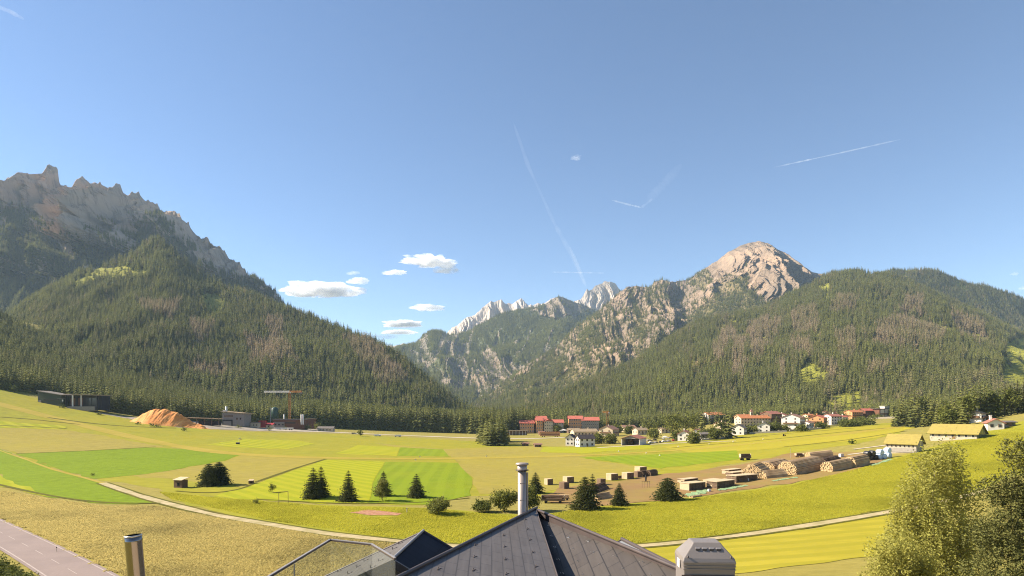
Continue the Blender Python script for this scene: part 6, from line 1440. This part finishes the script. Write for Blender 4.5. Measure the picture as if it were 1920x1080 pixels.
# leaning flue with open top
fb = P(257, 1092, 7.6); ft = P(249.5, 1004, 7.6); f = empty('flue', fb-(ft-fb).normalized()*1.2); tag(f, 'polished steel flue pipe with an open top at the lower left', 'flue')
d = (ft-fb); f.rotation_euler = (0, math.atan2(d.x, d.z), 0); hh = d.length+1.2; rr_ = 14.5*7.6/F
m = MB(); m.lathe([(rr_, 0), (rr_, hh*.955), (rr_*1.03, hh*.957), (rr_*1.03, hh*.97), (rr_, hh*.972), (rr_, hh), (rr_*.96, hh)], n=40); m.build('pipe', M_inoxd, f)
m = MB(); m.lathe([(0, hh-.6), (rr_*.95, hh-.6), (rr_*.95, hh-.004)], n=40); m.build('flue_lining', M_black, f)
m = MB(); m.lathe([(rr_*1.0, hh-.012), (rr_*1.05, hh-.01), (rr_*1.05, hh+.004), (rr_*.95, hh+.006)], n=40); m.build('rim', M_bright, f)

# lower gable roof at the left with boarded gable and dark panels
R1, R2_ = P(741, 1046, 10.6), P(794, 997, 13.0); w, tl = 3.2, math.tan(R(24.6)); tr_ = math.tan(R(31))
g0 = empty('gable_roof', (R1.x, R1.y, 18.0)); gb = Vector((R1.x, R1.y, 18.0)); tag(g0, 'lower gabled roof with a boarded front beside the main roof', 'roof wing')
f0 = R1+(R1-R2_).normalized()*.12
q = [f0, R2_, R2_+Vector((-w, 0, -w*tl)), f0+Vector((-w, 0, -w*tl))]; sheet('roof', q, .07, M_sh1, g0, gb); hooks([q[0], q[1], q[2], q[3]], 5, 5, g0, gb, M_trim, .09)
q2 = [f0+Vector((.01, 0, -.01)), R2_+Vector((.01, 0, -.01)), R2_+Vector((1.0, 0, -1.0*tr_)), f0+Vector((1.0, 0, -1.0*tr_))]; sheet('solar_panel', q2, .07, M_solar, g0, gb)
m = MB(); ra = R1+Vector((0, .12, -.10))-gb; wl, wr_ = 2.6, .9
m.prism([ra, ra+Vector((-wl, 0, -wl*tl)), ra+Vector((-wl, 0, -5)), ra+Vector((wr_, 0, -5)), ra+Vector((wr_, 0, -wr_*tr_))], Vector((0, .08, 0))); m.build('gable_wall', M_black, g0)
m = MB(); x = -wl; rg = random.Random(3)
while x < wr_:
    bw = rg.uniform(.10, .15); xc = x+bw/2; zt = -(abs(xc)*tl if xc < 0 else xc*tr_)-.02; m.box((ra.x+xc, ra.y-.015-rg.random()*.015, ra.z+zt-2.4), (bw-.012, .025, 4.8)); x += bw
m.build('boards', M_gableboard, g0)
m = MB()
for sg, tt, ln in ((-1, tl, 2.9), (1, tr_, 1.0)):
    a = f0-gb+Vector((0, -.03, -.06)); b = a+Vector((sg*ln, 0, -ln*tt)); d = (b-a); m.box((a+b)/2, (d.length, .05, .13), 0, 0, -math.atan2(d.z, d.x))
m.build('barge_board', M_trim, g0)
m = MB(); a, b = f0-gb+Vector((0, 0, .03)), R2_-gb+Vector((0, 0, .03)); m.tube(a, b, .03, n=6); m.build('ridge_trim', M_trimlight, g0)
m = MB(); a = R2_-gb+Vector((0, .02, .0)); m.tube(a, a+Vector((-w, 0, -w*tl)), .03, n=6); m.tube(a, a+Vector((1.0, 0, -1.0*tr_)), .035, n=6); m.build('verge_trim', M_trim, g0)
m = MB(); m.box(((R1.x+R2_.x)/2-gb.x-.9, (R1.y+R2_.y)/2-gb.y+.1, 1.2), (2.6, 2.0, 6)); m.build('wall', WA['cream'], g0)

# glass balustrade of the balcony
rl = [P(505, 1082, 8.2), P(619, 1014, 10.57), P(697, 1021, 10.2), P(741, 1047.5, 9.2)]
zr = sum(p.z for p in rl)/4
for p in rl: p.z = zr
b0 = empty('balustrade', (rl[1].x, rl[1].y, zr-1.1)); bb_ = b0.location.copy(); tag(b0, 'clear glass balustrade with a slim metal handrail at the lower left', 'balustrade')
tg = NT('clear_glass'); tr2 = tg.n('ShaderNodeBsdfTransparent'); tr2.inputs[0].default_value = (.90, .92, .90, 1); gl = tg.n('ShaderNodeBsdfGlossy'); gl.inputs['Roughness'].default_value = .05; mx = tg.n('ShaderNodeMixShader'); mx.inputs[0].default_value = .022
tg.l(tr2.outputs[0], mx.inputs[1]); tg.l(gl.outputs[0], mx.inputs[2]); df = tg.n('ShaderNodeBsdfDiffuse'); df.inputs[0].default_value = (.5, .5, .48, 1); m2 = tg.n('ShaderNodeMixShader'); m2.inputs[0].default_value = .06; tg.l(mx.outputs[0], m2.inputs[1]); tg.l(df.outputs[0], m2.inputs[2]); tg.l(m2.outputs[0], tg.out.inputs[0])
ends = [ext(rl[1], rl[0], 1.3)]+rl[1:]
for a, b in zip(ends, ends[1:]):
    m = MB(); a_, b_ = a-bb_, b-bb_; d = b_-a_; c_ = (a_+b_)/2; rz = math.atan2(d.y, d.x); m.box(c_, (d.length+.012, .034, .026), 0, rz); m.build('handrail', M_trim, b0)
    m = MB(); m.box(c_+Vector((0, 0, .0185)), (d.length, .030, .011), 0, rz); m.build('rail_top', M_trimlight, b0)
    n = 2 if d.length > 1.6 else 1
    for i in range(n):
        q0, q1 = a_.lerp(b_, i/n+.006), a_.lerp(b_, (i+1)/n-.006); m = MB(); m.box((q0+q1)/2+Vector((0, 0, -.52)), ((q1-q0).length, .014, .98), 0, rz); m.build('glass_pane', tg.m, b0)
        if i: m = MB(); m.box(a_.lerp(b_, i/n)+Vector((0, 0, -.52)), (.012, .018, .98), 0, rz); m.build('pane_joint', M_trimlight, b0)
m = MB(); ct = sum((e for e in ends), Vector())/4-bb_; m.prism([e-bb_+Vector((0, 0, -1.12)) for e in ends], Vector((0, 0, .06))); m.build('base_rail', M_trim, b0)

# dormer roof peeping out at the right
D1p, D2p = P(1166, 1012, 14.6), P(1276, 1068, 12.0); g1 = empty('dormer', (D1p.x, D1p.y, 20)); gb = g1.location.copy(); tag(g1, 'small dormer roof peeping out behind the right edge of the main roof', 'dormer')
w = 1.1; t2 = math.tan(R(26)); pr = Vector((-(D2p-D1p).y, (D2p-D1p).x, 0)).normalized()
pr = -pr if pr.x > 0 else pr
q = [D1p, D2p, D2p+pr*w+Vector((0, 0, -w*t2)), D1p+pr*w+Vector((0, 0, -w*t2))]; sheet('roof', q, .06, M_noise('blue_grey_sheet', (.27, .275, .29), (.22, .225, .24), 1.5, rough=.4, metal=.3), g1, gb)
q = [D1p+Vector((.01, 0, -.01)), D2p+Vector((.01, 0, -.01)), D2p-pr*w+Vector((0, 0, -w*t2)), D1p-pr*w+Vector((0, 0, -w*t2))]; sheet('roof', q, .06, M_sh2, g1, gb)
m = MB(); m.tube(D1p-gb+Vector((0, 0, .02)), D2p-gb+Vector((0, 0, .02)), .045, n=8); m.build('ridge_cap', M_trim, g1)
m = MB(); m.tube(D1p-gb, D1p-gb+pr*w+Vector((0, 0, -w*t2)), .025, n=6); m.tube(D1p-gb, D1p-gb-pr*w+Vector((0, 0, -w*t2)), .025, n=6); m.build('verge_trim', M_trim, g1)
c_ = (D1p+D2p)/2-gb; m = MB(); m.box((c_.x, c_.y, c_.z-3.6), (1.3, 1.6, 5.6)); m.build('wall', WA['cream'], g1)

# sheet metal vent hood
vb = P(1322, 1092, 7.8); k = 7.8/F; vo = empty('vent_hood', vb+Vector((.10, .35, -1.63)), R(-4)); tag(vo, 'sheet metal vent hood with a sloping top at the lower right', 'vent hood')
M_vent = M_noise('grey_sheet_metal', (.25, .215, .196), (.215, .185, .168), 1.5, (.275, .237, .217), .8, rough=.42, metal=.25, spec=.4); M_ventd = NT('dark_slots').bsdf((.03, .026, .025), .6)
def zz(y): return 1.6+(1092-y)*k
sec = [(zz(1085)-1.0, 50, 40), (zz(1077), 50, 40), (zz(1052), 52, 41), (zz(1046), 50, 39), (zz(1026), 32, 25), (zz(1019), 27, 20)]
Vv = []; 
for z, hx, hy in [(a_, b_*.95, c_) for a_, b_, c_ in sec]: Vv += [(-hx*k, -hy*k, z), (hx*k, -hy*k, z), (hx*k, hy*k, z), (-hx*k, hy*k, z)]
n = len(sec); fs = [(i*4+j, i*4+(j+1) % 4, i*4+4+(j+1) % 4, i*4+4+j) for i in range(n-1) for j in range(4)]+[(n*4-4, n*4-3, n*4-2, n*4-1)]
m = MB(); m.add(Vv, fs); o = m.build('hood', M_vent, vo); bv = o.modifiers.new('edges', 'BEVEL'); bv.width = .012; bv.segments = 2; bv.limit_method = 'ANGLE'
for j in range(3): m = MB(); z = zz(1054+j*6); m.box((0, -41.6*k, z), (98*k, .012, .012)); m.build('rib', M_vent, vo)
m = MB(); m.box((0, -42*k, zz(1078)), (104*k, 2.5*k, 2.2*k)); m.build('drip_edge', M_trim, vo)
sl0, sl1 = Vector((0, -39*k, zz(1046))), Vector((0, -25*k, zz(1026))); dd = (sl1-sl0); an = math.atan2(dd.z, dd.y)
for i in range(4):
    for j in (0, 1): m = MB(); c_ = sl0.lerp(sl1, .70+.12*j)+Vector(((-19+13*i)*k, -.004, .006)); m.box(c_, (8*k, .02, .012), 0, 0, 0, an); m.build('louvre', M_trimlight if j else M_ventd, vo)
for sx in (-1, 1): m = MB(); m.lathe([(.012, 0), (.012, .02), (0, .024)], tuple(sl0.lerp(sl1, .06)+Vector((sx*40*k, -.01, .004))), 10); m.build('screw', M_trim, vo)
m = MB(); m.box((-50.6*k, -6*k, zz(1062)), (1.6*k, 22*k, 15*k)); m.build('sunlit_spot', M_whitem, vo)  # white plate paints the sunlit spot on the hood's left side
m = MB(); m.box((0, 0, .1), (84*k, 66*k, 3.2)); m.build('shaft', M_vent, vo)

# ------------------------------------------------------------------ clouds and trails high above
def M_cloud(name, dens, sc, lo=.42, hi=.62):
    t = NT(name); co = t.pos('object'); n1 = t.noise(co, sc, 5, .6)
    pv = t.n('ShaderNodeVolumePrincipled'); pv.inputs['Color'].default_value = (1, 1, 1, 1); pv.inputs['Anisotropy'].default_value = .0
    t.l(t.math('MULTIPLY', t.maprange(n1, lo, hi), dens), pv.inputs['Density']); t.l(pv.outputs[0], t.out.inputs['Volume']); return t.m
CD = 24000.0
def cloud(px, py, wpx, hpx, label, seed, mat, lump=.5, slant=0.0, CD=CD):
    c = P(px, py, CD); k = CD/F; r = np.random.default_rng(seed); root_v = []
    bm = bmesh.new(); bmesh.ops.create_icosphere(bm, subdivisions=5, radius=1.0)
    for vv in bm.verts:
        d = np.array(vv.co); s = 1+lump*(fbm(d[0]*2.6+seed, d[1]*2.6, d[2]*1.7, seed, 4)); z = d[2]*(1.0 if d[2] > 0 else .55)
        vv.co = (d[0]*s*wpx/2*k, d[1]*s*wpx/3.2*k, (z*s*hpx/2+slant*d[0]*hpx)*k)
    me = bpy.data.meshes.new('cloud'); bm.to_mesh(me); bm.free(); me.materials.append(mat)
    tag(obj('cloud', me, None, c), label, 'cloud')
Mc1 = M_cloud('cloud_vapour', .008, .0019, .40, .58); Mc2 = M_cloud('thin_cloud_vapour', .0035, .0013, .42, .66)
Mc3 = M_cloud('dense_cloud_vapour', .02, .0016, .34, .52)
cloud(596, 546, 146, 30, 'long white cloud just above the left forest ridge', 3, Mc1, .6)
cloud(672, 528, 40, 15, 'small white puff right above the long cloud', 5, Mc1, .6)
cloud(662, 513, 26, 8, 'faint wisp above the small white puff', 6, Mc2, .6)
cloud(740, 512, 42, 10, 'thin flat cloudlet left of the ragged cloud', 7, Mc1, .6)
cloud(806, 493, 86, 24, 'ragged white cloud highest in the group', 8, Mc1, .9, -.12)
cloud(836, 508, 40, 14, 'small tail cloud hanging below the ragged cloud', 9, Mc1, .8)
cloud(801, 578, 66, 14, 'small lens shaped cloud left of the far peaks', 10, Mc1, .5)
cloud(754, 609, 74, 13, 'flat white cloud low over the valley gap', 11, Mc3, .7, CD=19500.0)
cloud(752, 624, 66, 8, 'narrow cloud band right under the flat low cloud', 12, Mc3, .6, CD=20500.0)
cloud(726, 632, 46, 12, 'faint cloud touching the forest ridge', 13, Mc2, .6)
cloud(1902, 514, 14, 9, 'tiny faint puff at the right edge of the sky', 14, Mc2, .6)
cloud(1918, 541, 18, 8, 'tiny faint puff low at the right edge', 15, Mc2, .6)
cloud(1080, 297, 18, 12, 'tiny faint wisp high in the middle of the sky', 16, Mc2, .9)
def trail(pts, wpx, label, dens, seed, D=26000.0, grow=1.0):
    """condensation trail: a long thin body of vapour"""
    k = D/F; V = []; n = 60; mm = 10; Pp = [P(a, b, D) for a, b in pts]; c0 = Pp[0].copy()
    for i in range(n):
        f = i/(n-1)*(len(Pp)-1); a = int(min(f, len(Pp)-2)); q = Pp[a].lerp(Pp[a+1], f-a)-c0; e = min(1, 8*i/(n-1), 8*(1-i/(n-1)))**.5
        w_ = wpx*k*.5*(1+(grow-1)*i/(n-1))*(1+.35*float(vnoise(i*.5, seed, 0, seed)))*max(.1, e); dirv = (Pp[min(a+1, len(Pp)-1)]-Pp[a]).normalized(); u = Vector((0, 1, 0)); s_ = dirv.cross(u).normalized()
        for j in range(mm): an = 6.2832*j/mm; V.append(q+s_*w_*math.cos(an)+u*w_*math.sin(an))
    I = np.arange(n*mm).reshape(n, mm); J = np.roll(I, -1, 1); Q = np.stack([I[:-1], J[:-1], J[1:], I[1:]], -1).reshape(-1, 4)
    m = MB(); m.add(V, [tuple(q) for q in Q]+[tuple(range(mm)), tuple(range((n-1)*mm, n*mm))]); t = NT('trail_vapour'); co = t.pos('object'); pv = t.n('ShaderNodeVolumePrincipled'); pv.inputs['Color'].default_value = (1, 1, 1, 1)
    t.l(t.math('MULTIPLY', t.maprange(t.noise(co, .0012, 4, .6), .3, .65, .25, 1), .62*dens/(wpx*k)), pv.inputs['Density']); t.l(pv.outputs[0], t.out.inputs['Volume'])
    tag(m.build('contrail', t.m, None, c0), label, 'contrail')
trail([(1450, 314), (1570, 288), (1690, 261)], 2.6, 'thin sharp contrail in the right half of the sky', .35, 1)
trail([(962, 228), (990, 310), (1040, 420), (1076, 485), (1100, 540)], 7, 'long faint contrail slanting down to the white peak', .10, 2, grow=1.2)
trail([(1068, 462), (1084, 500), (1098, 536)], 7, 'brighter lower end of the long slanting contrail', .16, 3)
trail([(1034, 510), (1080, 511), (1136, 512)], 2.6, 'short level contrail above the white peak', .35, 4)
trail([(1146, 375), (1180, 384), (1202, 389)], 3, 'short curved contrail left of the vertical wisp', .4, 5)
trail([(1202, 389), (1212, 382), (1224, 372)], 5, 'short bent tail at the end of the curved contrail', .18, 6)
trail([(1212, 378), (1245, 345), (1278, 308)], 16, 'broad faint wisp rising from the curved contrail', .06, 7)
trail([(-10, 10), (20, 22), (45, 36)], 8, 'faint wisp in the upper left corner of the sky', .25, 8)
print('objects', len(bpy.data.objects))
